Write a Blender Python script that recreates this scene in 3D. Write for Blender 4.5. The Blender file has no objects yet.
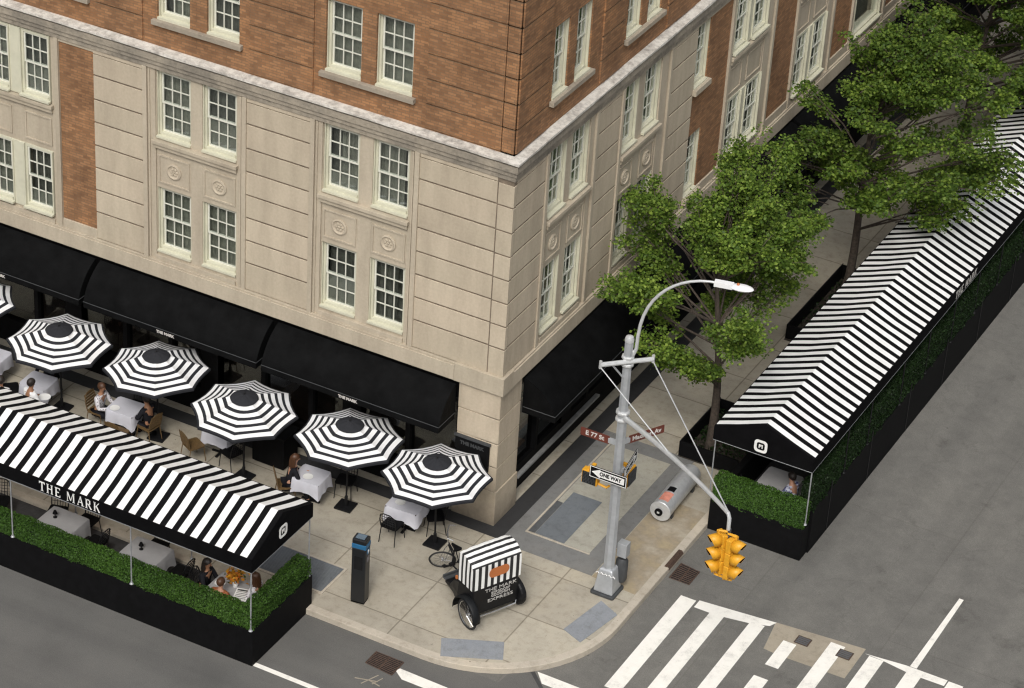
import bpy, math, random
import numpy as np
from mathutils import Vector, Matrix
random.seed(7)
PI = math.pi
sc = bpy.context.scene
COL = sc.collection

# ---------------------------------------------------------------- helpers
class MB:
    def __init__(s): s.v = []; s.f = []; s.m = []
    def add(s, vs, fs, m=0, M=None):
        b = len(s.v)
        if M is not None: vs = [tuple(M @ Vector(p)) for p in vs]
        s.v += [tuple(p) for p in vs]
        s.f += [tuple(b + i for i in f) for f in fs]
        s.m += [m] * len(fs)
        return s
    def box(s, x0, x1, y0, y1, z0, z1, m=0, M=None):
        x0, x1 = min(x0, x1), max(x0, x1); y0, y1 = min(y0, y1), max(y0, y1); z0, z1 = min(z0, z1), max(z0, z1)
        vs = [(x, y, z) for z in (z0, z1) for (x, y) in ((x0, y0), (x1, y0), (x1, y1), (x0, y1))]
        return s.add(vs, [(3, 2, 1, 0), (4, 5, 6, 7), (0, 1, 5, 4), (1, 2, 6, 5), (2, 3, 7, 6), (3, 0, 4, 7)], m, M)
    def tube(s, pts, r, n=8, m=0, M=None, caps=True, closed=False):
        P = [Vector(p) for p in pts]; k = len(P)
        R = r if isinstance(r, (list, tuple)) else [r] * k
        vs = []; up = None
        for i in range(k):
            if closed: t = P[(i + 1) % k] - P[i - 1]
            else: t = P[min(i + 1, k - 1)] - P[max(i - 1, 0)]
            t = t.normalized() if t.length > 1e-9 else Vector((0, 0, 1))
            if up is None:
                up = Vector((0, 0, 1)) if abs(t.z) < .9 else Vector((1, 0, 0))
            a = t.cross(up)
            if a.length < 1e-4: a = t.cross(Vector((0.3, 1, 0.2)))
            a.normalize(); b = a.cross(t).normalized(); up = b
            for j in range(n):
                an = 2 * PI * j / n
                vs.append(P[i] + (a * math.cos(an) + b * math.sin(an)) * R[i])
        fs = []
        for i in range(k if closed else k - 1):
            i2 = (i + 1) % k
            for j in range(n):
                fs.append((i * n + j, i * n + (j + 1) % n, i2 * n + (j + 1) % n, i2 * n + j))
        if caps and not closed:
            fs.append(tuple(range(n - 1, -1, -1))); fs.append(tuple((k - 1) * n + j for j in range(n)))
        return s.add(vs, fs, m, M)
    def lathe(s, prof, n=16, m=0, M=None, cx=0, cy=0, off=0.0):
        vs = []; k = len(prof)
        for (r, z) in prof:
            for j in range(n):
                a = 2 * PI * j / n + off
                vs.append((cx + r * math.cos(a), cy + r * math.sin(a), z))
        fs = [(i * n + j, i * n + (j + 1) % n, (i + 1) * n + (j + 1) % n, (i + 1) * n + j) for i in range(k - 1) for j in range(n)]
        fs.append(tuple(range(n - 1, -1, -1))); fs.append(tuple((k - 1) * n + j for j in range(n)))
        return s.add(vs, fs, m, M)
    def prism(s, poly, a, b, axis='z', m=0, M=None):
        def P(p, t):
            return {'z': (p[0], p[1], t), 'x': (t, p[0], p[1]), 'y': (p[0], t, p[1])}[axis]
        n = len(poly)
        vs = [P(p, a) for p in poly] + [P(p, b) for p in poly]
        fs = [tuple(range(n - 1, -1, -1)), tuple(range(n, 2 * n))] + [(i, (i + 1) % n, n + (i + 1) % n, n + i) for i in range(n)]
        return s.add(vs, fs, m, M)
    def ball(s, c, r, n=10, k=6, m=0, sc_=(1, 1, 1)):
        prof = [(max(1e-4, math.sin(PI * i / k)) * r, -math.cos(PI * i / k) * r) for i in range(k + 1)]
        M = Matrix.Translation(c) @ Matrix.Diagonal((*sc_, 1))
        return s.lathe(prof, n, m, M)
    def build(s, name, mats, parent=None, smooth=False, bevel=0, loc=None, rz=None):
        me = bpy.data.meshes.new(name)
        me.from_pydata(s.v, [], s.f)
        mats = mats if isinstance(mats, (list, tuple)) else [mats]
        for q in mats: me.materials.append(q)
        if len(mats) > 1: me.polygons.foreach_set('material_index', s.m)
        if s.f:
            import bmesh
            bm = bmesh.new(); bm.from_mesh(me); bmesh.ops.recalc_face_normals(bm, faces=bm.faces); bm.to_mesh(me); bm.free()
        if smooth:
            me.polygons.foreach_set('use_smooth', [True] * len(me.polygons))
        me.update()
        o = bpy.data.objects.new(name, me); COL.objects.link(o)
        if smooth: me.set_sharp_from_angle(angle=math.radians(38))
        if bevel:
            b = o.modifiers.new('Bevel', 'BEVEL'); b.width = bevel; b.segments = 2; b.limit_method = 'ANGLE'; b.angle_limit = math.radians(40)
        if parent: o.parent = parent
        if loc: o.location = loc
        if rz is not None: o.rotation_euler = (0, 0, rz)
        return o

def tag(o, label=None, cat=None, group=None, kind=None):
    if label: o['label'] = label
    if cat: o['category'] = cat
    if group: o['group'] = group
    if kind: o['kind'] = kind
    return o

def empty(name, loc=(0, 0, 0), rz=0, label=None, cat=None, group=None):
    o = bpy.data.objects.new(name, None); COL.objects.link(o)
    o.location = loc; o.rotation_euler = (0, 0, rz)
    return tag(o, label, cat, group)

def copy_tree(o, parent=None):
    c = o.copy(); COL.objects.link(c)
    if parent: c.parent = parent
    for ch in list(o.children): copy_tree(ch, c)
    return c

def T(x, y, z): return Matrix.Translation((x, y, z))
def RZ(a): return Matrix.Rotation(a, 4, 'Z')
def RX(a): return Matrix.Rotation(a, 4, 'X')
def RY(a): return Matrix.Rotation(a, 4, 'Y')

def text_obj(name, txt, size, M, mat, parent, depth=.004, width=None, bold=.006):
    cu = bpy.data.curves.new(name, 'FONT'); cu.body = txt; cu.size = size; cu.extrude = depth; cu.offset = bold * size / .14
    cu.align_x = 'CENTER'; cu.align_y = 'CENTER'; cu.resolution_u = 3
    t = bpy.data.objects.new('tmp', cu); COL.objects.link(t)
    bpy.context.view_layer.update()
    me = bpy.data.meshes.new_from_object(t.evaluated_get(bpy.context.evaluated_depsgraph_get()))
    bpy.data.objects.remove(t)
    xs = [v.co.x for v in me.vertices]
    if width and xs:
        f = width / (max(xs) - min(xs))
        for v in me.vertices: v.co.x *= f
    for v in me.vertices: v.co = M @ v.co
    me.materials.clear(); me.materials.append(mat); me.name = name
    o = bpy.data.objects.new(name, me); COL.objects.link(o); o.parent = parent
    return o

# ---------------------------------------------------------------- materials
def newmat(name):
    m = bpy.data.materials.new(name); m.use_nodes = True
    nt = m.node_tree; b = nt.nodes['Principled BSDF']
    return m, nt, b
def N(nt, t, **k):
    n = nt.nodes.new(t)
    for a, v in k.items():
        if a in n.inputs: n.inputs[a].default_value = v
        else: setattr(n, a, v)
    return n
def L(nt, a, b): nt.links.new(a, b)
def mixc(nt, fac, a, b, mode='MIX'):
    n = nt.nodes.new('ShaderNodeMix'); n.data_type = 'RGBA'; n.blend_type = mode
    if isinstance(fac, (int, float)): n.inputs[0].default_value = fac
    else: L(nt, fac, n.inputs[0])
    for i, q in ((6, a), (7, b)):
        if isinstance(q, tuple): n.inputs[i].default_value = (*q[:3], 1)
        else: L(nt, q, n.inputs[i])
    return n.outputs[2]
def ramp(nt, src, stops):
    r = nt.nodes.new('ShaderNodeValToRGB'); L(nt, src, r.inputs[0])
    e = r.color_ramp.elements
    while len(e) < len(stops): e.new(.5)
    for i, (p, c) in enumerate(stops):
        e[i].position = p; e[i].color = (*c, 1) if isinstance(c, tuple) else (c, c, c, 1)
    return r.outputs[0]
def math_(nt, op, a, b=None):
    n = nt.nodes.new('ShaderNodeMath'); n.operation = op
    for i, q in enumerate((a, b)):
        if q is None: continue
        if isinstance(q, (int, float)): n.inputs[i].default_value = q
        else: L(nt, q, n.inputs[i])
    return n.outputs[0]
def noise(nt, scale, detail=4, rough=.55, coord=None, dist=0):
    n = N(nt, 'ShaderNodeTexNoise'); n.inputs['Scale'].default_value = scale; n.inputs['Detail'].default_value = detail
    n.inputs['Roughness'].default_value = rough; n.inputs['Distortion'].default_value = dist
    if coord is not None: L(nt, coord, n.inputs['Vector'])
    return n.outputs[0]
def wpos(nt): return N(nt, 'ShaderNodeNewGeometry').outputs['Position']
def opos(nt): return N(nt, 'ShaderNodeTexCoord').outputs['Object']
def bump(nt, b, h, strength=.3, dist=.01):
    n = N(nt, 'ShaderNodeBump'); n.inputs['Strength'].default_value = strength; n.inputs['Distance'].default_value = dist
    L(nt, h, n.inputs['Height']); L(nt, n.outputs[0], b.inputs['Normal'])
def plain(name, col, rough=.6, metal=0, var=.25, scale=6, spec=None):
    m, nt, b = newmat(name)
    c = noise(nt, scale, 5, .6, opos(nt))
    f = ramp(nt, c, [(.3, 1 - var), (.7, 1 + var * .6)])
    col_ = mixc(nt, 1.0, tuple(col), f, 'MULTIPLY')
    L(nt, col_, b.inputs['Base Color'])
    b.inputs['Roughness'].default_value = rough; b.inputs['Metallic'].default_value = metal
    if spec is not None: b.inputs['Specular IOR Level'].default_value = spec
    return m

def mat_brick():
    m, nt, b = newmat('brick')
    p = wpos(nt); s = N(nt, 'ShaderNodeSeparateXYZ'); L(nt, p, s.inputs[0])
    u = math_(nt, 'ADD', s.outputs[0], s.outputs[1])
    c = N(nt, 'ShaderNodeCombineXYZ'); L(nt, u, c.inputs[0]); L(nt, s.outputs[2], c.inputs[1])
    bt = N(nt, 'ShaderNodeTexBrick'); L(nt, c.outputs[0], bt.inputs['Vector'])
    bt.inputs['Scale'].default_value = 1; bt.inputs['Brick Width'].default_value = .205; bt.inputs['Row Height'].default_value = .068
    bt.inputs['Mortar Size'].default_value = .009; bt.inputs['Mortar Smooth'].default_value = .3; bt.inputs['Bias'].default_value = -.1
    bt.inputs['Color1'].default_value = (.345, .178, .084, 1); bt.inputs['Color2'].default_value = (.20, .098, .046, 1); bt.inputs['Mortar'].default_value = (.19, .118, .066, 1)
    wn = N(nt, 'ShaderNodeTexBrick'); L(nt, c.outputs[0], wn.inputs['Vector'])
    wn.inputs['Scale'].default_value = 1; wn.inputs['Brick Width'].default_value = .41; wn.inputs['Row Height'].default_value = .068; wn.inputs['Mortar Size'].default_value = 0
    wn.inputs['Color1'].default_value = (1.15, 1.1, 1.0, 1); wn.inputs['Color2'].default_value = (.85, .85, .87, 1)
    k = mixc(nt, .35, bt.outputs[0], wn.outputs[0], 'MULTIPLY')
    sv = N(nt, 'ShaderNodeMapping'); sv.inputs['Scale'].default_value = (1, 1, .8); L(nt, p, sv.inputs[0])
    big = ramp(nt, noise(nt, .9, 6, .6, sv.outputs[0]), [(.3, (.74, .71, .68)), (.5, (1.0, 1.0, 1.0)), (.72, (1.22, 1.15, 1.05))])
    k = mixc(nt, 1.0, k, big, 'MULTIPLY')
    st = ramp(nt, noise(nt, 4.0, 6, .7, sv.outputs[0]), [(.35, (.75, .75, .75)), (.6, (1.05, 1.05, 1.05))])
    k = mixc(nt, .75, k, st, 'MULTIPLY')
    L(nt, k, b.inputs['Base Color']); b.inputs['Roughness'].default_value = .9
    bump(nt, b, bt.outputs[1], -.35, .008)
    return m

def mat_stone(name='limestone', base=(.54, .468, .368), dark=(.44, .383, .298)):
    m, nt, b = newmat(name)
    p = wpos(nt)
    ri = N(nt, 'ShaderNodeNewGeometry').outputs['Random Per Island']
    k = mixc(nt, ri, dark, base)
    mp = N(nt, 'ShaderNodeMapping'); mp.inputs['Scale'].default_value = (1.6, 1.6, .35); L(nt, p, mp.inputs[0])
    streak = ramp(nt, noise(nt, 1.3, 6, .65, mp.outputs[0]), [(.3, (.80, .78, .75)), (.6, (1.04, 1.03, 1.0))])
    k = mixc(nt, .85, k, streak, 'MULTIPLY')
    fine = ramp(nt, noise(nt, 14, 5, .7, p), [(.3, .88), (.7, 1.06)])
    k = mixc(nt, .8, k, fine, 'MULTIPLY')
    pk = ramp(nt, noise(nt, .5, 3, .5, p), [(.4, (1.01, .985, .97)), (.65, (1.0, 1.0, .98))])
    k = mixc(nt, .6, k, pk, 'MULTIPLY')
    # grime near the pavement
    s = N(nt, 'ShaderNodeSeparateXYZ'); L(nt, p, s.inputs[0])
    gz = math_(nt, 'ADD', s.outputs[2], math_(nt, 'MULTIPLY', noise(nt, 2.5, 4, .6, p), .7))
    gr = ramp(nt, gz, [(.1, (.30, .29, .29)), (1.0, (1, 1, 1))])
    k = mixc(nt, 1.0, k, gr, 'MULTIPLY')
    L(nt, k, b.inputs['Base Color']); b.inputs['Roughness'].default_value = .88
    bump(nt, b, noise(nt, 30, 4, .6, p), .12, .01)
    return m

def mat_weathered(name='cornice_stone', stops=[(.30, (.26, .245, .225)), (.42, (.46, .43, .39)), (.52, (.60, .57, .52)), (.7, (.68, .655, .605))], sc_=3.0):
    m, nt, b = newmat(name)
    p = wpos(nt)
    n1 = noise(nt, sc_, 8, .72, p); n2 = noise(nt, 9, 6, .7, p)
    k = ramp(nt, n1, stops)
    k = mixc(nt, .6, k, ramp(nt, n2, [(.32, (.5, .49, .47)), (.55, (1.05, 1.05, 1.03))]), 'MULTIPLY')
    L(nt, k, b.inputs['Base Color']); b.inputs['Roughness'].default_value = .9
    return m

def mat_concrete(name, base, joint=0, jx=0, jy=0, sx=1.45, sy=1.62, rot=0):
    m, nt, b = newmat(name)
    p = wpos(nt)
    n1 = noise(nt, .55, 5, .6, p); n2 = noise(nt, 5, 6, .7, p); n3 = noise(nt, 45, 3, .6, p)
    k = mixc(nt, 1.0, tuple(base), ramp(nt, n1, [(.3, (.80, .79, .77)), (.5, (1, 1, 1)), (.7, (1.10, 1.08, 1.04))]), 'MULTIPLY')
    k = mixc(nt, .75, k, ramp(nt, n2, [(.28, (.68, .66, .63)), (.5, (1, 1, 1)), (.75, (1.06, 1.06, 1.05))]), 'MULTIPLY')
    k = mixc(nt, .6, k, ramp(nt, n3, [(.3, .85), (.7, 1.1)]), 'MULTIPLY')
    sp = ramp(nt, noise(nt, 11, 2, .5, p), [(.20, (.35, .33, .31)), (.27, (1, 1, 1))])
    k = mixc(nt, .8, k, sp, 'MULTIPLY')
    if joint:
        mp = N(nt, 'ShaderNodeMapping'); mp.inputs['Location'].default_value = (jx, jy, 0); mp.inputs['Rotation'].default_value = (0, 0, rot); L(nt, p, mp.inputs[0])
        s = N(nt, 'ShaderNodeSeparateXYZ'); L(nt, mp.outputs[0], s.inputs[0])
        wob = math_(nt, 'MULTIPLY', math_(nt, 'SUBTRACT', noise(nt, 3, 3, .5, p), .5), .012)
        ds = []
        cell = []
        for ax, st in ((0, sx), (1, sy)):
            q = math_(nt, 'DIVIDE', math_(nt, 'ADD', s.outputs[ax], wob), st)
            fr = math_(nt, 'FRACT', q); cell.append(math_(nt, 'FLOOR', q))
            e = math_(nt, 'MINIMUM', fr, math_(nt, 'SUBTRACT', 1.0, fr))
            ds.append(math_(nt, 'MULTIPLY', e, st))
        d = math_(nt, 'MINIMUM', ds[0], ds[1])
        c = N(nt, 'ShaderNodeCombineXYZ'); L(nt, cell[0], c.inputs[0]); L(nt, cell[1], c.inputs[1])
        w = N(nt, 'ShaderNodeTexWhiteNoise'); L(nt, c.outputs[0], w.inputs['Vector'])
        k = mixc(nt, 1.0, k, ramp(nt, w.outputs[0], [(0, (.90, .89, .88)), (1, (1.07, 1.06, 1.04))]), 'MULTIPLY')
        k = mixc(nt, 1.0, k, ramp(nt, d, [(.008, (.56, .54, .51)), (.024, (1, 1, 1))]), 'MULTIPLY')
    L(nt, k, b.inputs['Base Color']); b.inputs['Roughness'].default_value = .9
    bump(nt, b, n3, .15, .006)
    return m

def mat_asphalt():
    m, nt, b = newmat('asphalt')
    p = wpos(nt)
    n1 = noise(nt, .22, 6, .6, p); n2 = noise(nt, 2.2, 6, .7, p); n3 = noise(nt, 55, 3, .7, p)
    k = mixc(nt, 1.0, (.146, .141, .129), ramp(nt, n1, [(.3, (.88, .88, .88)), (.5, (1, 1, 1)), (.72, (1.09, 1.085, 1.07))]), 'MULTIPLY')
    k = mixc(nt, .8, k, ramp(nt, n2, [(.3, (.82, .82, .82)), (.7, (1.12, 1.12, 1.11))]), 'MULTIPLY')
    k = mixc(nt, .9, k, ramp(nt, n3, [(.3, .72), (.7, 1.3)]), 'MULTIPLY')
    mp = N(nt, 'ShaderNodeMapping'); mp.inputs['Scale'].default_value = (1.2, .09, 1); L(nt, p, mp.inputs[0])
    tr = ramp(nt, noise(nt, .8, 4, .55, mp.outputs[0]), [(.35, (.86, .86, .86)), (.6, (1.06, 1.06, 1.05))])
    k = mixc(nt, .8, k, tr, 'MULTIPLY')
    sp = ramp(nt, noise(nt, 4.0, 2, .5, p), [(.17, (.35, .33, .31)), (.22, (1, 1, 1))])
    k = mixc(nt, .9, k, sp, 'MULTIPLY')
    cr = N(nt, 'ShaderNodeTexVoronoi'); cr.feature = 'DISTANCE_TO_EDGE'; cr.inputs['Scale'].default_value = .28
    dv = N(nt, 'ShaderNodeVectorMath'); dv.operation = 'ADD'
    nz = N(nt, 'ShaderNodeTexNoise'); nz.inputs['Scale'].default_value = 1.3; nz.inputs['Detail'].default_value = 5; L(nt, p, nz.inputs['Vector'])
    L(nt, p, dv.inputs[0]); L(nt, nz.outputs['Color'], dv.inputs[1]); L(nt, dv.outputs[0], cr.inputs['Vector'])
    ck = ramp(nt, cr.outputs['Distance'], [(.002, (.55, .54, .53)), (.006, (1, 1, 1))])
    k = mixc(nt, .22, k, ck, 'MULTIPLY')
    oil = ramp(nt, noise(nt, .9, 4, .7, p), [(.28, (.62, .61, .60)), (.40, (1, 1, 1))]); k = mixc(nt, .8, k, oil, 'MULTIPLY')
    lit = ramp(nt, noise(nt, 6.0, 3, .5, p), [(.73, (1, 1, 1)), (.80, (1.5, 1.48, 1.42))]); k = mixc(nt, .8, k, lit, 'MULTIPLY')
    pv = N(nt, 'ShaderNodeTexBrick'); pv.inputs['Scale'].default_value = 1; pv.inputs['Brick Width'].default_value = 9.0; pv.inputs['Row Height'].default_value = 3.4; pv.inputs['Mortar Size'].default_value = .02
    pv.inputs['Color1'].default_value = (1, 1, 1, 1); pv.inputs['Color2'].default_value = (.92, .92, .92, 1); pv.inputs['Mortar'].default_value = (.82, .81, .80, 1)
    rt = N(nt, 'ShaderNodeMapping'); rt.inputs['Rotation'].default_value = (0, 0, PI / 2); rt.inputs['Location'].default_value = (1.2, .6, 0); L(nt, p, rt.inputs[0]); L(nt, rt.outputs[0], pv.inputs['Vector'])
    k = mixc(nt, .7, k, pv.outputs[0], 'MULTIPLY')
    L(nt, k, b.inputs['Base Color']); b.inputs['Roughness'].default_value = .92
    bump(nt, b, n3, .3, .01)
    return m

def mat_paint():
    m, nt, b = newmat('road_paint')
    p = wpos(nt)
    n2 = noise(nt, 3, 6, .75, p); n3 = noise(nt, 40, 3, .7, p)
    wear = math_(nt, 'ADD', math_(nt, 'MULTIPLY', n2, .75), math_(nt, 'MULTIPLY', n3, .25))
    k = ramp(nt, wear, [(.30, (.20, .19, .175)), (.36, (.62, .60, .55)), (.48, (.80, .775, .71)), (.7, (.86, .84, .78))])
    L(nt, k, b.inputs['Base Color']); b.inputs['Roughness'].default_value = .7
    return m

def mat_stripes(name, axis, off, pitch=.32, duty=.55, dark=(.006, .006, .0065)):
    m, nt, b = newmat(name)
    p = wpos(nt); s = N(nt, 'ShaderNodeSeparateXYZ'); L(nt, p, s.inputs[0])
    q = math_(nt, 'FRACT', math_(nt, 'DIVIDE', math_(nt, 'ADD', s.outputs[axis], off), pitch))
    w = math_(nt, 'LESS_THAN', q, duty)
    n1 = noise(nt, 1.7, 5, .6, p)
    wh = mixc(nt, 1.0, (.79, .79, .78), ramp(nt, n1, [(.3, (.90, .90, .89)), (.6, (1.02, 1.02, 1.02))]), 'MULTIPLY')
    dk = mixc(nt, 1.0, tuple(dark), ramp(nt, n1, [(.3, .8), (.7, 1.3)]), 'MULTIPLY')
    L(nt, mixc(nt, w, dk, wh), b.inputs['Base Color']); b.inputs['Roughness'].default_value = .9; b.inputs['Specular IOR Level'].default_value = .06
    bump(nt, b, noise(nt, 2.2, 3, .5, p), .25, .03)
    return m

def mat_leaf(name, c1, c2, c3, dead=0.0):
    m, nt, b = newmat(name)
    ri = N(nt, 'ShaderNodeNewGeometry').outputs['Random Per Island']
    k = ramp(nt, ri, [(0, c1), (.55, c2), (.97, c3), (1, c3)])
    big = ramp(nt, noise(nt, .8, 3, .5, wpos(nt)), [(.35, (.72, .76, .7)), (.62, (1.2, 1.18, 1.05))])
    k = mixc(nt, .8, k, big, 'MULTIPLY')
    L(nt, k, b.inputs['Base Color']); b.inputs['Roughness'].default_value = .55
    b.inputs['Specular IOR Level'].default_value = .25
    tr = N(nt, 'ShaderNodeBsdfTranslucent'); L(nt, mixc(nt, 1.0, k, (1.25, 1.3, .7), 'MULTIPLY'), tr.inputs[0])
    mx = N(nt, 'ShaderNodeMixShader'); mx.inputs[0].default_value = .28
    L(nt, b.outputs[0], mx.inputs[1]); L(nt, tr.outputs[0], mx.inputs[2])
    L(nt, mx.outputs[0], nt.nodes['Material Output'].inputs[0])
    return m

def mat_glass(name='window_glass', tint=(.93, .95, .94), refl=.07):
    m, nt, b = newmat(name)
    nt.nodes.remove(b)
    t = N(nt, 'ShaderNodeBsdfTransparent'); t.inputs[0].default_value = (*tint, 1)
    g = N(nt, 'ShaderNodeBsdfGlossy'); g.inputs['Roughness'].default_value = .03; g.inputs[0].default_value = (.9, .95, .95, 1)
    f = N(nt, 'ShaderNodeLayerWeight'); f.inputs[0].default_value = .5
    ad = math_(nt, 'ADD', math_(nt, 'MULTIPLY', math_(nt, 'POWER', f.outputs['Facing'], 5.0), .9), refl)
    mx = N(nt, 'ShaderNodeMixShader'); L(nt, ad, mx.inputs[0]); L(nt, t.outputs[0], mx.inputs[1]); L(nt, g.outputs[0], mx.inputs[2])
    L(nt, mx.outputs[0], nt.nodes['Material Output'].inputs[0])
    return m

def mat_fabric(name, col, rough=.8, var=.3):
    m, nt, b = newmat(name)
    p = opos(nt)
    k = mixc(nt, 1.0, tuple(col), ramp(nt, noise(nt, 2.5, 5, .6, p), [(.3, 1 - var), (.7, 1 + var * .7)]), 'MULTIPLY')
    L(nt, k, b.inputs['Base Color']); b.inputs['Roughness'].default_value = rough
    bump(nt, b, noise(nt, 5, 4, .6, p), .35, .03)
    b.inputs['Specular IOR Level'].default_value = .06
    return m

JOINT = plain('dirty_joint', (.19, .15, .11), .9, var=.4); BRICK = mat_brick(); STONE = mat_stone(); STONE2 = mat_stone('limestone_trim', (.475, .418, .332), (.43, .378, .298)); SILLM = mat_concrete('sill_stone', (.33, .285, .225)); CORN = mat_weathered(); CORN2 = mat_weathered('stained_moulding', [(.30, (.17, .15, .125)), (.45, (.25, .22, .18)), (.58, (.34, .295, .235)), (.7, (.40, .35, .28))], 1.1)
CONC = mat_concrete('sidewalk_concrete', (.405, .372, .305), 1, .0, .95, 2.35, 1.68)
KERB = mat_concrete('kerb_granite', (.47, .42, .345)); HATCHC = mat_concrete('hatch_concrete', (.37, .355, .30))
GRAN = mat_concrete('granite_paving', (.185, .185, .18)); SLATE = mat_concrete('dark_slate', (.028, .028, .029))
PATCHC = mat_concrete('concrete_patch', (.33, .29, .225)); PADC = mat_concrete('tactile_surface', (.235, .25, .27))
PADD = plain('pad_edge', (.2, .21, .22)); PLATE = mat_concrete('hatch_steel', (.15, .165, .18)); PLATED = mat_concrete('hatch_steel_dark', (.09, .095, .10))
ASPH = mat_asphalt(); PAINT = mat_paint()
CREAM = plain('cream_paint', (.58, .565, .44), .5, var=.10, scale=3); CREAM2 = plain('muntin_paint', (.66, .655, .57), .5, var=.06)
GLASS = mat_glass(); SHOPGLASS = mat_glass('shop_glass', (.8, .8, .8), .06)
ROOM = plain('dark_room', (.06, .062, .06), .9); BLIND = plain('roller_blind', (.19, .19, .16), .8, var=.12); BLINDD = plain('grey_curtain', (.20, .20, .165), .8, var=.35, scale=5); BLINDK = plain('dark_curtain', (.10, .10, .085), .8, var=.4, scale=5)
AWN = mat_fabric('black_awning_fabric', (.0048, .005, .0052), .7, .45); BLACK = plain('black_paint', (.0045, .0045, .005), .7, var=.4, spec=.12)
BLACKM = plain('black_metal', (.010, .010, .011), .5, var=.3, spec=.2); VAL = mat_fabric('black_canopy_fabric', (.0045, .0045, .005), .95)
GREYW = plain('sign_lettering', (.58, .55, .52), .6, var=.06); GREYL = plain('grey_lettering', (.42, .41, .39), .6, var=.1); WHITE = plain('white_lettering', (.78, .78, .76), .6, var=.06); WOOD = plain('warm_wood', (.26, .13, .045), .5, var=.4); DKWOOD = plain('dark_wood', (.03, .022, .017), .5, var=.4)
GREYSTEEL = plain('painted_grey_steel', (.40, .415, .43), .45, .3, var=.16, scale=4); LSTEEL = plain('light_steel', (.62, .63, .63), .4, .4, var=.12)
POSTM = plain('canopy_post_metal', (.34, .35, .36), .5, .3); CHROME = plain('chrome', (.6, .6, .6), .25, .9)
YEL = plain('signal_yellow', (.72, .35, .022), .45, var=.18, scale=9); SIGRED = plain('sign_maroon', (.125, .030, .018), .5, var=.15)
CLOTHSHADE = mat_fabric('shade_grey_tablecloth', (.36, .355, .36), .85, .1); CLOTH = mat_fabric('white_tablecloth', (.56, .56, .61), .85, .08)  # shed cloth is darkened so its colour holds the shade under the canopies
RUST = plain('rusty_iron', (.09, .055, .04), .8, .3, var=.5, scale=25); HOLE = plain('drain_void', (.008, .008, .008), .95)
SOIL = plain('tree_pit_soil', (.035, .028, .02), .95, var=.5, scale=8)
BARK = plain('tree_bark', (.075, .058, .045), .9, var=.45, scale=14)
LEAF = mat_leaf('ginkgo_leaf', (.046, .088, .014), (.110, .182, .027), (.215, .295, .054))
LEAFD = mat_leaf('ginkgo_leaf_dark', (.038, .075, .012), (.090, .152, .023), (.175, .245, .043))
HEDGE = mat_leaf('boxwood_leaf', (.026, .062, .010), (.044, .100, .015), (.070, .150, .025)); HEDGEDK = mat_leaf('shade_dark_leaf', (.006, .014, .004), (.009, .024, .005), (.015, .036, .008)); HEDGECORE = plain('hedge_core', (.014, .035, .006), .95)  # HEDGEDK puts the shade on the right shed's outer hedge into the leaf colour
UDARK = mat_fabric('umbrella_slate', (.028, .029, .033), .9, .12); UWHITE = mat_fabric('umbrella_white', (.76, .76, .76), .8, .05)
RATTAN = plain('rattan', (.125, .075, .028), .6, var=.4, scale=20); ORANGE = plain('orange_vinyl', (.46, .145, .04), .5, var=.1)
REDLENS = plain('red_lens', (.30, .012, .02), .2); SALMON = plain('salmon_sticker', (.68, .27, .20), .5); TYRE = plain('tyre_rubber', (.018, .018, .018), .8)
DKGREY = plain('dark_grey_paint', (.05, .053, .056), .55); DECK = plain('deck_boards', (.04, .04, .042), .8, var=.4); BLUE = plain('meter_blue', (.02, .12, .25), .4, var=.1)
NAVYG = plain('meter_charcoal', (.010, .011, .013), .4, var=.15)
SKIN = plain('skin_light', (.50, .27, .18), .55, var=.08); SKIN2 = plain('skin_tan', (.32, .16, .09), .55, var=.08)
HAIRD = plain('hair_dark', (.018, .012, .009), .55, var=.3, scale=30); HAIRB = plain('hair_brown', (.075, .032, .014), .5, var=.3, scale=30)
SHIRTW = mat_fabric('white_shirt', (.74, .74, .74), .85, .08); NAVY = mat_fabric('dark_cloth', (.018, .018, .022), .85); FLORAL = None

# ---------------------------------------------------------------- ground
def poly_obj(name, pts, z, mat, kind='structure', thick=0):
    b = MB()
    if thick: b.prism(pts, z - thick, z)
    else: b.add([(x, y, z) for x, y in pts], [tuple(range(len(pts)))])
    o = b.build(name, mat); o['kind'] = kind
    return o
def rect(x0, x1, y0, y1): return [(x0, y0), (x1, y0), (x1, y1), (x0, y1)]

poly_obj('road', rect(-300, 300, -300, 300), -.15, ASPH)
m, nt, bb = newmat('side_street_asphalt'); p = wpos(nt)
k = mixc(nt, 1.0, (.108, .105, .099), ramp(nt, noise(nt, .5, 6, .6, p), [(.3, (.82, .82, .82)), (.5, (1, 1, 1)), (.72, (1.14, 1.13, 1.11))]), 'MULTIPLY')
k = mixc(nt, .9, k, ramp(nt, noise(nt, 55, 3, .7, p), [(.3, .75), (.7, 1.28)]), 'MULTIPLY')
mp = N(nt, 'ShaderNodeMapping'); mp.inputs['Scale'].default_value = (.07, 1.0, 1); L(nt, p, mp.inputs[0])
k = mixc(nt, .8, k, ramp(nt, noise(nt, .9, 4, .55, mp.outputs[0]), [(.35, (.84, .84, .84)), (.6, (1.08, 1.08, 1.07))]), 'MULTIPLY')
k = mixc(nt, .9, k, ramp(nt, noise(nt, 3.5, 2, .5, p), [(.18, (.4, .38, .36)), (.23, (1, 1, 1))]), 'MULTIPLY')
k = mixc(nt, .8, k, ramp(nt, noise(nt, 5.0, 3, .5, p), [(.74, (1, 1, 1)), (.80, (1.7, 1.66, 1.6))]), 'MULTIPLY')
L(nt, k, bb.inputs['Base Color']); bb.inputs['Roughness'].default_value = .92; bump(nt, bb, noise(nt, 55, 3, .7, p), .3, .01)
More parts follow.
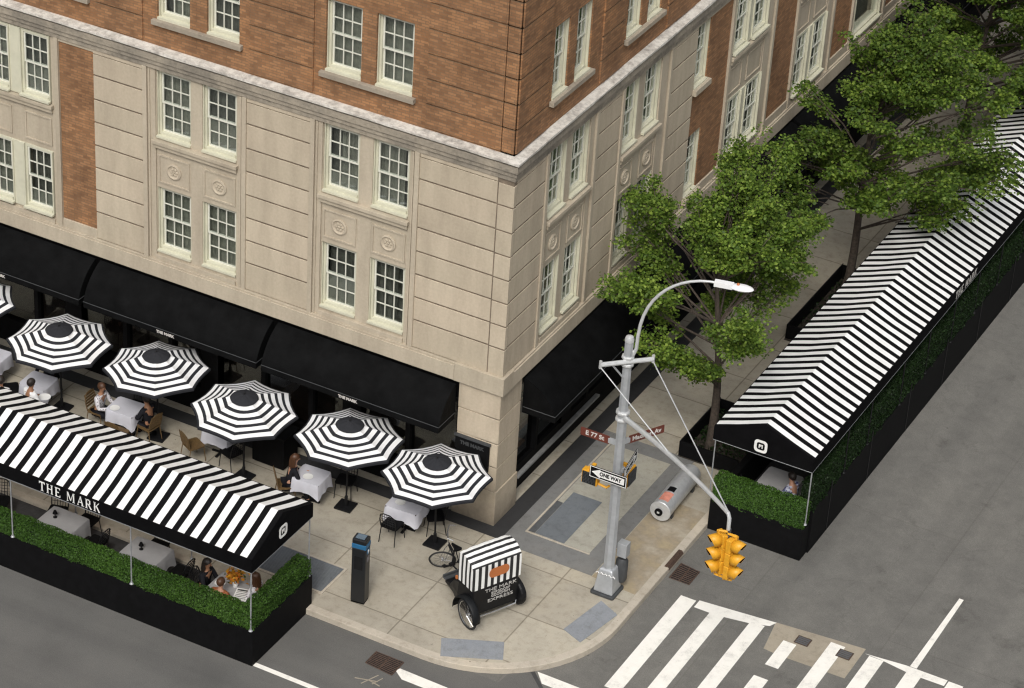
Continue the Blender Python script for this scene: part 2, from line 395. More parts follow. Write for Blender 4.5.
poly_obj('side_street', [(-80, -4.9), (2.85, -4.9), (2.95, -3.9), (3.30, -4.22), (3.72, -4.60), (3.95, -5.4), (4.1, -30), (-80, -30)], -.1482, m)
poly_obj('tar_seam', [(2.95, -3.9), (3.30, -4.22), (3.72, -4.60), (3.95, -5.4), (4.1, -30), (4.2, -30), (4.04, -5.4), (3.83, -4.58), (3.38, -4.16), (3.05, -3.86)], -.1475, mat_concrete('tar', (.05, .05, .05)))
def corner_arc(r_off, n=16):
    # outer kerb line offset inward by r_off
    cx, cy, r = 1.02, -1.86, 3.24 - r_off
    return [(cx + r * math.cos(a), cy + r * math.sin(a)) for a in [(-PI / 2) + PI / 2 * i / n for i in range(n + 1)]]
KW = .20
inner = [(-60, .5), (-60, -5.10 + KW)] + corner_arc(KW) + [(4.26 - KW, 120), (-.4, 120), (-.4, .5)]
poly_obj('sidewalk', inner, 0, CONC, thick=.145)
outer = [(-60, -5.10)] + corner_arc(0) + [(4.26, 120)]
innr = [(-60, -5.10 + KW)] + corner_arc(KW) + [(4.26 - KW, 120)]
b = MB(); n = len(outer)
seq = list(zip(outer, innr))
vs = []; fs = []
for (o_, i_) in seq:
    vs += [(o_[0], o_[1], -.16), (o_[0], o_[1], -.012), (o_[0] * .95 + i_[0] * .05, o_[1] * .95 + i_[1] * .05, .003), (i_[0], i_[1], .003), (i_[0], i_[1], -.16)]
for i in range(len(seq) - 1):
    for j in range(4): fs.append((i * 5 + j, i * 5 + j + 1, i * 5 + j + 6, i * 5 + j + 5))
b.add(vs, fs).build('kerb', KERB)['kind'] = 'structure'
poly_obj('granite_paving', [(.42, -.5), (2.88, -.5), (2.88, 5.05), (.42, 5.05)], .004, GRAN)
b = MB()
b.add([(-60, -.42, .0055), (.42, -.42, .0055), (.42, .0, .0055), (-60, .0, .0055)], [(0, 1, 2, 3)])
b.add([(0, 0, .0055), (.42, 0, .0055), (.42, 60, .0055), (0, 60, .0055)], [(0, 1, 2, 3)])
b.build('slate_border', SLATE)['kind'] = 'structure'
poly_obj('concrete_slab', rect(.83, 2.44, .25, 4.58), .009, HATCHC)
# cellar hatch: steel frame + plates
hatch = empty('cellar_hatch', (1.3, 1.27, 0), 0, 'blue-grey steel cellar hatch set flush in the granite paving at the corner', 'hatch')
b = MB()
for r in ((.76, .81, .19, 4.62), (.81, 2.46, .19, .235)): b.box(r[0], r[1], r[2], r[3], 0, .016)
def local(o, root): o.location = tuple(-c for c in root.location); return o
local(b.build('frame', KERB, hatch), hatch)
local(MB().box(.99, 1.76, .26, 2.22, 0, .018).build('plate', PLATE, hatch), hatch)
local(MB().box(.82, .98, .26, 1.7, 0, .015).build('side_strip', PLATED, hatch), hatch)

# crosswalk
b = MB(); z = -.146
def q(x0, x1, y0, y1): b.add([(x0, y0, z), (x1, y0, z), (x1, y1, z), (x0, y1, z)], [(0, 1, 2, 3)])
q(4.88, 5.27, -3.75, .15)
x = 5.80
for i in range(7):
    if i == 2: q(7.58, 7.90, -1.12, -.1); q(7.53, 7.88, -3.6, -1.6)
    else:
        top = {0: -.0, 1: .14, 3: .43, 4: .43, 5: .43, 6: .55}[i]
        x0 = 5.72 + .935 * i
        q(x0, x0 + .35, -3.75, top)
z = -.142
b.add([(5.33, .20, z), (5.33, -.10, z), (5.7, -.10, z), (6.1, -.06, z), (6.64, .04, z), (7.1, .20, z), (7.19, .40, z), (6.2, .29, z)], [(0, 1, 2, 3, 4, 5, 6, 7)])
b.add([(9.34, .45, z), (9.75, .432, z), (10.5, .32, z), (11.3, .33, z), (11.3, .56, z), (10.3, .56, z)], [(0, 1, 2, 3, 4, 5)])
z = -.146
b.build('crosswalk', PAINT)['kind'] = 'structure'
b = MB(); z = -.138
b.add([(10.39, .57, z), (10.55, .57, z), (10.53, 3.55, z), (10.42, 3.55, z)], [(0, 1, 2, 3)]); z = -.146; b.build('lane_line', PAINT)['kind'] = 'structure'
b = MB()
b.add([(.74, -5.76, z), (1.0, -5.95, z), (2.35, -5.95, z), (3.4, -5.95, z), (3.4, -5.68, z), (.78, -5.64, z)], [(0, 1, 2, 3, 4, 5)])
b.add([(3.40, -4.10, z), (3.68, -4.42, z), (6.5, -4.42, z), (6.5, -4.10, z)], [(0, 1, 2, 3)])
b.add([(-2.2, -7.30, z), (.6, -7.30, z), (.6, -7.17, z), (-2.2, -7.17, z)], [(0, 1, 2, 3)])
b.build('stop_line', PAINT)['kind'] = 'structure'
b = MB()
for (xa, ya, xb_, yb, wd) in ((.10, -6.45, .60, -6.30, .016), (.32, -6.55, .50, -6.1, .014), (.40, -6.36, .72, -6.42, .016), (.64, -6.15, .54, -6.45, .012)):
    d = Vector((yb - ya, xa - xb_, 0)).normalized() * wd; b.add([(xa - d.x, ya - d.y, z), (xa + d.x, ya + d.y, z), (xb_ + d.x, yb + d.y, z), (xb_ - d.x, yb - d.y, z)], [(0, 1, 2, 3)]); z += .003
b.build('spray_marks', PATCHC)['kind'] = 'structure'
b = MB(); b.add([(7.16, .41, -.148), (7.32, -.62, -.148), (7.7, -.66, -.148), (8.4, -.64, -.148), (9.3, -.62, -.148), (9.3, .62, -.148), (8.2, .52, -.148)], [(0, 1, 2, 3, 4, 5, 6)])
b.build('road_patch', PATCHC)['kind'] = 'structure'
for k_, (x0, y0, lab) in enumerate(((7.80, -.04, 'dark iron utility cover in the concrete patch beside the short crosswalk bar'), (8.80, .02, 'dark iron utility cover between the two longer bars on the concrete patch'))):
    e = empty('utility_cover', (x0, y0, -.147), 0, lab, 'manhole cover', 'iron covers in the crosswalk patch')
    MB().box(0, .34, 0, .30, 0, .008).build('rim', RUST, e)
    b = MB()
    for i in range(4): b.box(.03, .31, .025 + i * .066, .07 + i * .066, .008, .013)
    b.build('lid', PLATED, e)
# dark seam in the asphalt (old trench) by the corner
# tactile pads
for nm, pts, lab in (('tactile_pad', [(3.26, -2.62), (3.80, -2.84), (4.05, -1.50), (3.50, -1.22)], 'grey tactile paving pad at the kerb below the street light'),
                     ('tactile_pad', [(1.10, -4.38), (1.40, -4.95), (2.64, -4.32), (2.36, -3.75)], 'blue-grey tactile paving pad at the rounded kerb behind the pedicab')):
    b = MB(); b.prism(pts, 0, .012)
    P0 = Vector((*pts[0], 0)); U_ = Vector((*pts[3], 0)) - P0; V_ = Vector((*pts[1], 0)) - P0
    nu, nv = int(U_.length / .085), int(V_.length / .085)
    for i in range(nu):
        for j in range(nv):
            c = P0 + U_ * ((i + .5) / nu) + V_ * ((j + .5) / nv)
            b.lathe([(.022, .012), (.016, .019)], 6, 0, T(c.x, c.y, 0))
    o = b.build(nm, PADC); tag(o, lab, 'tactile paving', 'tactile pads at the corner')
# storm drains
def drain(pts, lab, lintel=None):
    P0, P1, P2, P3 = [Vector((*p_, -.15)) for p_ in pts]
    e = empty('storm_drain', (P0 + P2) / 2, 0, lab, 'drain', 'storm drains in the gutter')
    o_ = (P0 + P2) / 2
    b = MB(); b.add([P0 - o_ + Vector((0, 0, .003)), P1 - o_ + Vector((0, 0, .003)), P2 - o_ + Vector((0, 0, .003)), P3 - o_ + Vector((0, 0, .003))], [(0, 1, 2, 3)]); b.build('pit', HOLE, e)
    b = MB(); up = Vector((0, 0, .012))
    for i in range(10):
        t = i / 9; b.tube([P0.lerp(P1, t) - o_ + up, P3.lerp(P2, t) - o_ + up], .013, 4)
    for i in range(3):
        t = i / 2; b.tube([P0.lerp(P3, t) - o_ + up * 1.1, P1.lerp(P2, t) - o_ + up * 1.1], .018, 4)
    b.build('grate', RUST, e)
    if lintel:
        (a0, a1) = lintel
        b = MB(); b.tube([Vector((*a0, -.04)) - o_, Vector((*a1, -.04)) - o_], .085, 6); b.build('kerb_inlet', RUST, e)
    return e
drain([(.04, -5.88), (.04, -5.42), (.74, -5.42), (.74, -5.95)], 'rusty storm drain grate in the gutter at the end of the stop line')
drain([(4.36, .60), (4.36, 1.25), (4.86, 1.18), (4.86, .60)], 'rusty storm drain with kerb inlet beside the stained pavement', ((4.20, .75), (4.20, 1.5)))
# stained pavement patch (old spill) near the trash, a shape of its own
m, nt, bb = newmat('stained_concrete'); p = wpos(nt)
k = ramp(nt, noise(nt, 1.1, 5, .6, p), [(.35, (.39, .345, .27)), (.5, (.30, .25, .18)), (.62, (.35, .285, .18)), (.75, (.40, .36, .29))])
k = mixc(nt, .5, k, ramp(nt, noise(nt, 7, 4, .7, p), [(.3, .7), (.6, 1.1)]), 'MULTIPLY')
L(nt, k, bb.inputs['Base Color']); bb.inputs['Roughness'].default_value = .85
poly_obj('stained_slab', [(2.90, -.52), (4.05, -.60), (4.05, 3.2), (2.90, 3.2)], .004, m)
# sidewalk grates by the left dining shed
for i, x0 in enumerate((-3.96, -6.6)):
    e = empty('sidewalk_grate', (x0, -4.40, 0), 0, ['dark steel sidewalk grate with pale rim beside the end of the striped shed', 'dark steel sidewalk grate under the striped canopy, farther from its gable'][i], 'grate', 'steel grates in the sidewalk')
    b = MB(); w, h = 1.92, 1.02
    for r in ((-.06, w, -.06, 0), (w, w + .06, -.06, h), (-.06, w + .06, h, h + .04), (-.06, 0, 0, h)): b.box(*r, 0, .022)
    b.build('frame', KERB, e)
    MB().box(0, w, 0, h, 0, .006).build('pit', PLATED, e)
    b = MB()
    for j in range(24): b.box(.01, w - .01, .012 + j * .0423, .034 + j * .0423, .006, .017)
    b.build('bars', PLATE, e)

# ---------------------------------------------------------------- hotel
hotel = empty('hotel_building', (0, 0, 0), 0, 'hotel of tan limestone and orange brick with cream sash windows and black awnings', 'building')
def FM(side):
    # facade frame (u along wall, d into building, z) -> world
    if side == 'L': return Matrix(((-1, 0, 0, 0), (0, 1, 0, 0), (0, 0, 1, 0), (0, 0, 0, 1)))
    return Matrix(((0, -1, 0, 0), (1, 0, 0, 0), (0, 0, 1, 0), (0, 0, 0, 1)))
LW = (4.40, 6.13); UW = (7.50, 9.22)      # stone storeys window heights
BW = (10.55, 12.30); BW2 = (13.55, 15.3)
stone = MB(); joint = MB(); trim = MB(); brick = MB(); brickL = MB(); corn = MB(); corn2 = MB(); corn3 = MB(); room = MB()
END = {'L': 24.0, 'R': 42.0}

def cells(mb, M, u0, u1, z0, z1, ops, d0, d1):
    us = sorted({u0, u1, *[min(max(o[0], u0), u1) for o in ops], *[min(max(o[1], u0), u1) for o in ops]})
    zs = sorted({z0, z1, *[min(max(o[2], z0), z1) for o in ops], *[min(max(o[3], z0), z1) for o in ops]})
    # column strips first: merge vertical runs
    for a, c in zip(us, us[1:]):
        run = None
        for e, g in zip(zs, zs[1:]):
            mu, mz = (a + c) / 2, (e + g) / 2
            hole = any(o[0] < mu < o[1] and o[2] < mz < o[3] for o in ops)
            if hole:
                if run: mb.box(a, c, d0, d1, run[0], run[1], 0, M); run = None
            else: run = (run[0], g) if run else (e, g)
        if run: mb.box(a, c, d0, d1, run[0], run[1], 0, M)

def courses(mb, M, u0, u1, zs, d0, d1, gap=.042, rec=.05, side_gap=0, jm=None):
    (jm or mb).box(u0, u1, d0 + rec, d1, zs[0], zs[-1], 0, M)
    for a, c in zip(zs, zs[1:]):
        mb.box(u0 + side_gap, u1 - side_gap, d0, d0 + rec, a + gap / 2, c - gap / 2, 0, M)

SZ = [4.15, 4.90, 5.51, 6.12, 6.73, 7.35, 7.96, 8.60, 9.17]
BZ = [9.88 + .613 * i for i in range(12)]
ZT = 48.0
FLUSH = set(); mull = MB()
WIN = []   # (side, u0, u1, z0, z1)
MEDS = []
def bay(M, side, u0, u1, w, med=True, wide=False):
    """limestone window bay: w = list of window (u0,u1)"""
    fr = .16
    i0, i1 = w[0][0] - .02, w[-1][1] + .02
    # moulded uprights
    for a, c in ((u0, i0), (i1, u1)):
        trim.box(a, c, .025, .40, 4.15, 9.28, 0, M)
    trim.box(u0, u0 + .12, -.035, .025, 4.15, 9.28, 0, M); trim.box(u1 - .12, u1, -.035, .025, 4.15, 9.28, 0, M)
    if i0 - u0 > .26: trim.box(u0 + .15, u0 + .19, -.005, .025, 4.15, 9.24, 0, M); trim.box(u1 - .19, u1 - .15, -.005, .025, 4.15, 9.24, 0, M)
    ops = [(a, c, *z_) for a, c in w for z_ in (LW, UW)]
    cells(trim, M, i0, i1, 4.15, 9.28, ops, .06, .42)
    # sill + spandrel panels
    trim.box(i0 - .05, i1 + .05, -.09, .06, 7.34, 7.43, 0, M)
    trim.box(i0 - .02, i1 + .02, -.04, .06, 7.22, 7.34, 0, M)
    trim.box(i0, i1, .01, .06, 6.14, 6.20, 0, M) if False else None
    for a, c in w:
        m0, m1 = a + .03, c - .03
        for r in ((m0, m1, 6.98, 7.03), (m0, m1, 6.27, 6.32), (m0, m0 + .05, 6.32, 6.98), (m1 - .05, m1, 6.32, 6.98)):
            trim.box(r[0], r[1], .035, .06, r[2], r[3], 0, M)
        if med: MEDS.append((M, (a + c) / 2, 6.66))
        for z_ in (LW, UW):
            WIN.append((side, a, c, *z_))
            if not med: FLUSH.add((side, a))
    if not med:
        for (a, c), (a2, c2) in zip(w, w[1:]):
            for z_ in (LW, UW): MB().box(c - .01, a2 + .01, .02, .10, z_[0] - .05, z_[1], 0, M).build('window_mullion', CREAM, hotel, bevel=.01)
    trim.box(i0, i1, -.015, .06, 4.15, 4.28, 0, M)

for side in 'LR':
    M = FM(side)
    E = END[side]
    bs = 0
    if side == 'L':
        panels = [(.42, 2.39), (5.25, 6.97), (9.84, 11.24)]
        bays = [(2.39, 5.25, [(2.68, 3.63), (3.98, 4.93)], True), (6.97, 9.84, [(7.27, 8.22), (8.54, 9.49)], True), (12.24, 15.0, [(12.50, 13.36), (13.68, 14.54)], False)]
        bricks = [(11.24, 12.24), (15.0, 16.1), (19.8, 24.0)]
        panels += [(16.1, 17.5)]; bays += [(17.5, 19.8, [(17.75, 18.5), (18.8, 19.55)], True)]
        bwins = [(2.72, 3.67), (4.04, 4.97), (7.24, 8.12), (8.58, 9.48), (11.45, 12.35), (12.75, 13.65)]
        brickgroove = [(0, .42), (.42, 2.36), (5.25, 6.98), (9.86, 11.2)]
    else:
        panels = [(.14, 1.52), (4.08, 5.28), (8.0, 9.42)]
        bays = [(1.52, 4.08, [(1.78, 2.63), (2.90, 3.73)], True), (5.28, 8.0, [(5.47, 6.30), (6.63, 7.46)], True),
                (11.5, 14.4, [(11.72, 12.6), (12.86, 13.85)], False), (15.9, 18.7, [(16.1, 17.0), (17.26, 18.2)], False), (20.1, 22.7, [(20.35, 22.35)], False)]
        bricks = [(9.42, 11.5), (14.4, 15.9), (18.7, 20.1), (22.7, 24.2), (27.0, 28.5), (31.3, 42.0)]
        bays += [(24.2, 27.0, [(24.4, 25.3), (25.6, 26.5)], False), (28.5, 31.3, [(28.7, 29.6), (29.9, 30.8)], False)]
        bwins = [(1.72, 2.44), (2.80, 3.55), (5.40, 6.16), (6.50, 7.25), (9.45, 10.2), (11.8, 12.6), (13.0, 13.8)]
        brickgroove = [(.0, .14), (.14, 1.5), (4.1, 5.25), (7.6, 9.2)]
    for a, c in panels:
        pmb = MB(); jmb = MB(); courses(pmb, M, a, c, SZ, 0, .4, .046, .03 if side == 'L' else .018, jm=jmb); pmb.box(a, c, .0, .4, 9.17, 9.285, 0, M)
        po = pmb.build('limestone_panel', STONE, hotel, bevel=.006); jmb.build('joint_bed', JOINT, po)
    for a, c, w, med in bays: bay(M, side, a, c, w, med)
    # smooth frieze under the cornice above the panels
    for a, c in bricks:
        ops = []
        if side == 'R' and a == 9.42:
            for z_ in (LW, UW):
                ops.append((9.46, 10.22, *z_)); WIN.append(('R', 9.46, 10.22, *z_))
                trim.box(9.40, 10.30, -.10, .05, z_[0] - .17, z_[0] - .02, 0, M)
        bmb = MB(); cells(bmb, M, a, c, 4.40, 9.20, ops, .03, .4); bmb.build('brick_panel', BRICK, hotel)
        trim.box(a, c, -.01, .4, 4.15, 4.40, 0, M); trim.box(a, c, .0, .4, 9.20, 9.285, 0, M)
    # brick above the cornice
    o2 = [(a, c, *BW) for a, c in bwins]
    cells(brick, M, .1, E, 9.76, ZT, o2, .10, .45)
    for a, c in brickgroove:
        for z0, z1 in zip(BZ, BZ[1:]):
            brick.box(max(a, .1) + .012, c - .012, .06, .10, z0 + .02, z1 - .02, 0, M)
    for a, c in bwins: WIN.append((side, a, c, *BW))
    for w0, w1 in zip(bwins[::2], bwins[1::2]):
        if side == 'R' and w0[0] > 9: w1 = w0
        if side == 'R' and w0[0] == 9.45: pass
        MB().box(w0[0] - .10, w1[1] + .10, -.02, .10, BW[0] - .15, BW[0] - .03, 0, M).build('brick_sill', SILLM, hotel, bevel=.008)
    # belt course
    s0 = 1.22 if side == 'L' else 0.0
    trim.box(s0, E, -.08, .40, 3.70, 4.10, 0, M); trim.box(s0, E, -.05, .4, 4.10, 4.15, 0, M)
    room.box(.5, E, .80, .85, 3.7, ZT, 0, M)
    # cornice layers
    for d, z0, z1 in ((-.03, 9.285, 9.42), (-.07, 9.42, 9.54), (-.11, 9.54, 9.70)):
        corn2.box(0 if side == 'L' else .42, E, d, .42, z0, z1, 0, M)
# corner quoin, corner cornice blocks
for d, z0, z1 in ((-.03, 9.285, 9.42), (-.07, 9.42, 9.54), (-.11, 9.54, 9.70)):
    corn2.box(0, -d, d, .42, z0, z1)
for a, c in zip(SZ, SZ[1:] ):
    stone.box(-.385, .012, -.012, .11, a + .021, c - .021)
joint.box(-.42, -.006, .006, .14, 4.15, 9.285)
# sloped ledge slab of the cornice
def ledge(side):
    M = FM(side); E = END[side]; s = []
    prof = [(-.15, 9.755), (-.15, 9.81), (.12, 9.84), (.12, 9.755)]
    n_ = 60 if side == 'L' else 100
    rnd = random.Random(3)
    vs = []; fs = []
    us = [0] + [E * i / n_ for i in range(1, n_ + 1)]
    for u in us:
        for d, z_ in prof:
            uu = d if u == 0 else u
            j = rnd.uniform(-.005, .005)
            vs.append((uu, d + (j if u else 0), z_ + (j * .6 if u else 0)))
    for i in range(len(us) - 1):
        for j in range(4):
            fs.append((i * 4 + j, i * 4 + (j + 1) % 4, i * 4 + 4 + (j + 1) % 4, i * 4 + 4 + j))
    fs += [(0, 1, 2, 3), tuple(len(vs) - 4 + j for j in range(4))]
    corn.add(vs, fs, 0, M)
ledge('L'); ledge('R')
# corner pier, with grime at the base
PZ = [.94, 1.62, 2.28, 2.97, 3.70]
courses(stone, FM('L'), .02, 1.10, PZ, 0, .5, .03, .03); 
for z0, z1 in zip(PZ, PZ[1:]): stone.box(-.02, 0, 0.0, 1.03, z0 + .015, z1 - .015)
stone.box(-.5, -.022, .03, 1.028, .94, 3.7)
stone.box(-1.12, .03, -.03, 1.05, 0, .94)

trim.box(-1.21, .09, -.09, .4, 3.70, 4.17)
room.box(-END['L'], 0, .45, .5, ZT, ZT + .05)
# roof & closing walls
room.box(-END['L'] + .02, -.12, .12, END['R'] - .02, ZT + .05, ZT + .15)
room.box(-END['L'], -END['L'] + .1, .5, END['R'], 0, ZT); room.box(-END['L'], -.45, END['R'] - .1, END['R'], 0, ZT)
joint.build('quoin_joint', JOINT, hotel); stone_o = stone.build('corner_quoin', STONE, hotel, bevel=.006)
trim_o = trim.build('limestone_trim', STONE2, hotel, bevel=.005)
brick.build('upper_brick_wall', BRICK, hotel); pass
corn.build('cornice', CORN, hotel); corn2.build('cornice_moulding', CORN2, hotel); room.build('inner_wall', ROOM, hotel)
# medallions
b0 = MB()
b0.lathe([(.20, 0), (.205, .03), (.17, .045), (.15, .02), (.13, .012)], 24)
for i in range(6):
    a = i * PI / 3; b0.ball((.075 * math.cos(a), .075 * math.sin(a), .012), .045, 8, 4, 0, (1, 1, .6))
b0.ball((0, 0, .015), .04, 8, 4, 0, (1, 1, .8))
ms = None
for M, u, z_ in MEDS:
    if ms is None: o = b0.build('medallion', STONE2, hotel, smooth=True); ms = o.data
    else: o = bpy.data.objects.new('medallion', ms); COL.objects.link(o); o.parent = hotel
    w = M @ Vector((u, .06, z_)); d = (M @ Vector((u, -1, z_)) - M @ Vector((u, 0, z_))).normalized()
    o.location = w; o.rotation_euler = d.to_track_quat('Z', 'Y').to_euler()

# windows (frame > pane, blind) : local x along wall, y into building, z up
def make_window(w, h, cols=3, plainw=False):
    f = MB(); g = MB()
    t = .075
    y0, y1 = .20, .32
    f.box(0, t, y0, y1, 0, h); f.box(w - t, w, y0, y1, 0, h); f.box(t, w - t, y0, y1, h - t, h); f.box(t, w - t, y0 - .03, y1, 0, .085)
    f.box(0, .022, .14, y0, 0, h); f.box(w - .022, w, .14, y0, 0, h)
    f.box(-.0, w, .06, y0 - .03, -.03, .02)
    if plainw:
        g.box(t, w - t, .27, .275, .085, h - t)
        fo = f.build('window', CREAM); go = g.build('pane', GLASS, fo); return fo
    hm = h * .5
    r = .042
    for (za, zb, ya) in ((hm - .02, h - t, .225), (.085, hm + .02, .265)):
        yb = ya + .035
        f.box(t, t + r, ya, yb, za, zb, 1); f.box(w - t - r, w - t, ya, yb, za, zb, 1)
        f.box(t + r, w - t - r, ya, yb, za, za + r, 1); f.box(t + r, w - t - r, ya, yb, zb - r, zb, 1)
        iw = (w - 2 * t - 2 * r); ih = zb - za - 2 * r; mu = .024
        for i in range(1, cols):
            xx = t + r + iw * i / cols; f.box(xx - mu / 2, xx + mu / 2, ya + .002, yb - .006, za + r, zb - r, 1)
        zz = za + r + ih / 2
        for i in range(cols):
            xa = t + r + iw * i / cols + (mu / 2 if i else 0); xb = t + r + iw * (i + 1) / cols - (mu / 2 if i < cols - 1 else 0)
            f.box(xa, xb, ya + .004, yb - .008, zz - mu / 2, zz + mu / 2, 1)
        g.box(t + r, w - t - r, ya + .014, ya + .018, za + r, zb - r)
    fo = f.build('window', [CREAM, CREAM2]); go = g.build('pane', GLASS, fo)
    return fo
protos = {}
rw = random.Random(5)
for side, a, c, z0, z1 in WIN:
    w = round(c - a, 2); h = round(z1 - z0, 2)
    key = (w, h)
    if key not in protos:
        protos[key] = make_window(w, h, 3, w > 1.5); wo = protos[key]
    else: wo = copy_tree(protos[key])
    for ch in [q_ for q_ in wo.children if q_.name.startswith(('blind', 'curtain'))]: bpy.data.objects.remove(ch)
    # blinds and half curtains behind the glass, each its own
    b = MB(); r = rw.random()
    top = z1 - z0
    b2 = None
    if w > 1.5: b.box(.08, w - .08, .50, .51, .05, h * .62); mt = BLIND
    else:
        # pleated full curtain close behind the sashes, sometimes drawn part way
        f0, f1 = (.0, 1.0) if r < .6 else (.0, rw.uniform(.35, .8)) if r < .8 else (rw.uniform(.2, .6), 1.0)
        nst = 10
        for j in range(nst):
            xa = .04 + (w - .08) * (f0 + (f1 - f0) * j / nst); xb = .04 + (w - .08) * (f0 + (f1 - f0) * (j + 1) / nst)
            b.add([(xa, .37 + .03 * (j % 2), .05), (xb, .37 + .03 * ((j + 1) % 2), .05), (xb, .37 + .03 * ((j + 1) % 2), h - .04), (xa, .37 + .03 * (j % 2), h - .04)], [(0, 1, 2, 3)])
        if f0 > 0 or f1 < 1: b.box(.04, w - .04, .47, .475, .05, h - .04, 1)
        mt = BLINDD if rw.random() < .62 else BLINDK
        if rw.random() < (.75 if z0 < 6 else .35):
            b2 = MB(); b2.box(.05, w - .05, .335, .34, .06, h * rw.choice([.18, .26, .27, .46]))
    b.build('curtain', [mt, BLINDK], wo)
    if b2: b2.build('blind', BLIND, wo)
    wo.parent = hotel
    M = FM(side)
    out = -.05 if side == 'L' else -.08
    if z0 > 10: out += .08
    if (side, a) in FLUSH: out = -.155
    if side == 'L': wo.location = (-c, out, z0); wo.rotation_euler = (0, 0, 0)
    else: wo.location = (-out, a, z0); wo.rotation_euler = (0, 0, PI / 2)

# storefronts
sf = MB(); sg = MB(); sw = MB()
for side, s0 in (('L', 1.12), ('R', 1.05)):
    M = FM(side); E = END[side]
    sf.box(s0, E, .25, .45, 0, .70, 0, M); sf.box(s0, E, .28, .45, 3.0, 3.7, 0, M)
    u = s0; i = 0
    while u < E:
        sf.box(u, u + .12, .22, .45, .70, 3.0, 0, M)
        if i % 3 == 2: sf.box(u, u + .5, .20, .45, .70, 3.0, 0, M)
        u += 1.35; i += 1
    sf.box(s0, E, .45, .5, 2.35, 2.45, 0, M)
    sg.box(s0 + .02, E, .34, .345, .70, 3.0, 0, M)
    sw.box(s0, E, 1.10, 1.14, 0, 3.7, 0, M)
sf.build('storefront', BLACK, hotel); sg.build('storefront_glass', SHOPGLASS, hotel); sw.build('shop_interior', DKWOOD, hotel)
b = MB(); b.box(-1.0, -.9, 1.3, 3.9, .7, 1.75); b.box(-.95, -.6, 1.35, 2.6, .68, .74); b.build('wooden_banquette', WOOD, hotel)
b = MB(); b.box(-.05, .06, 1.06, 5.3, .73, .80); b.build('shop_sill', plain('sill_metal', (.20, .20, .195), .5), hotel, bevel=.01)
# awnings
def awning(M, u0, u1, proj=.80, zt=3.60, zb=2.80, val=.17):
    K = 9; prof = []
    for i in range(K + 1):
        t = i / K; a = t * PI / 2
        prof.append((-(.05 + (proj - .05) * (math.sin(a) * .55 + t * .45)), zb + (zt - zb) * (math.cos(a) * .55 + (1 - t) * .45)))
    prof.append((-proj, zb - val)); 
    b = MB(); nU = 14; vs = []; fs = []
    for i in range(nU + 1):
        u = u0 + (u1 - u0) * i / nU
        sag = .012 * math.sin(i * PI * 2 / 3.5)
        for k_, (d, z_) in enumerate(prof): vs.append((u, d, z_ + sag * math.sin(PI * min(k_, K) / K)))
    n_ = len(prof)
    for i in range(nU):
        for j in range(n_ - 1): fs.append((i * n_ + j, i * n_ + j + 1, (i + 1) * n_ + j + 1, (i + 1) * n_ + j))
    b.add(vs, fs, 0, M)
    for u in (u0, u1):
        side = [(u, d, z_) for d, z_ in prof] + [(u, -.03, zb - val), (u, -.03, zt)]
        b.add(side, [tuple(range(len(side)))], 0, M)
    o = b.build('awning', AWN, hotel, smooth=True)
    p = MB(); p.tube([M @ Vector((u0, -proj - .006, zb)), M @ Vector((u1, -proj - .006, zb))], .009, 5); p.tube([M @ Vector((u0 - .006, -.05, zb)), M @ Vector((u0 - .006, -proj, zb))], .009, 5)
    p.build('piping', DKGREY, o)
    return o
for i, (a, c) in enumerate(((1.16, 6.0), (6.14, 11.12), (11.26, 16.2), (16.35, 21.3))):
    o = awning(FM('L'), a, c)
    um = [3.60, 8.72, 13.72, 18.8][i]
    text_obj('lettering', 'THE MARK', .10, T(-um, -.812, 2.71) @ RX(PI / 2), GREYW, o, width=.52)
for a, c in ((1.06, 6.1), (6.25, 11.2), (11.35, 16.3), (16.45, 21.4), (21.55, 26.5), (26.7, 31.6)):
    awning(FM('R'), a, c, .9)
# menu board on the pier (thing hung on wall)
mb_ = empty('menu_board', (-.64, -.03, 1.9), 0, 'black glazed menu board on the limestone corner pier behind the last umbrella', 'sign')
MB().box(-.45, .45, -.05, .0, -.42, .32).build('board', BLACK, mb_, bevel=.008)
b = MB(); b.box(-.48, .48, -.07, .0, .32, .37); b.build('top_rail', DKGREY, mb_)
text_obj('lettering', 'THE MARK', .13, T(0, -.056, .18) @ RX(PI / 2), DKGREY, mb_)

# ---------------------------------------------------------------- leaves
def leaf_mesh(name, pts, nrm, size, mat, parent, seed=0, jitter=.8, fold=True):
    rs = np.random.RandomState(seed)
    n = len(pts)
    nrm = nrm + rs.normal(0, jitter, (n, 3)); nrm /= np.linalg.norm(nrm, axis=1)[:, None]
    a = np.cross(nrm, rs.normal(0, 1, (n, 3))); a /= np.linalg.norm(a, axis=1)[:, None]
    b_ = np.cross(nrm, a)
    s = size * rs.uniform(.65, 1.35, (n, 1))
    v = np.empty((n, 4, 3))
    v[:, 0] = pts - a * s * .5; v[:, 1] = pts + b_ * s * .42 + nrm * s * .08; v[:, 2] = pts + a * s * .5; v[:, 3] = pts - b_ * s * .42 + nrm * s * .08
    me = bpy.data.meshes.new(name)
    me.vertices.add(n * 4); me.vertices.foreach_set('co', v.reshape(-1))
    me.loops.add(n * 4); me.loops.foreach_set('vertex_index', np.arange(n * 4))
    me.polygons.add(n); me.polygons.foreach_set('loop_start', np.arange(n) * 4)
    me.update(calc_edges=True); me.materials.append(mat)
    o = bpy.data.objects.new(name, me); COL.objects.link(o); o.parent = parent
    return o

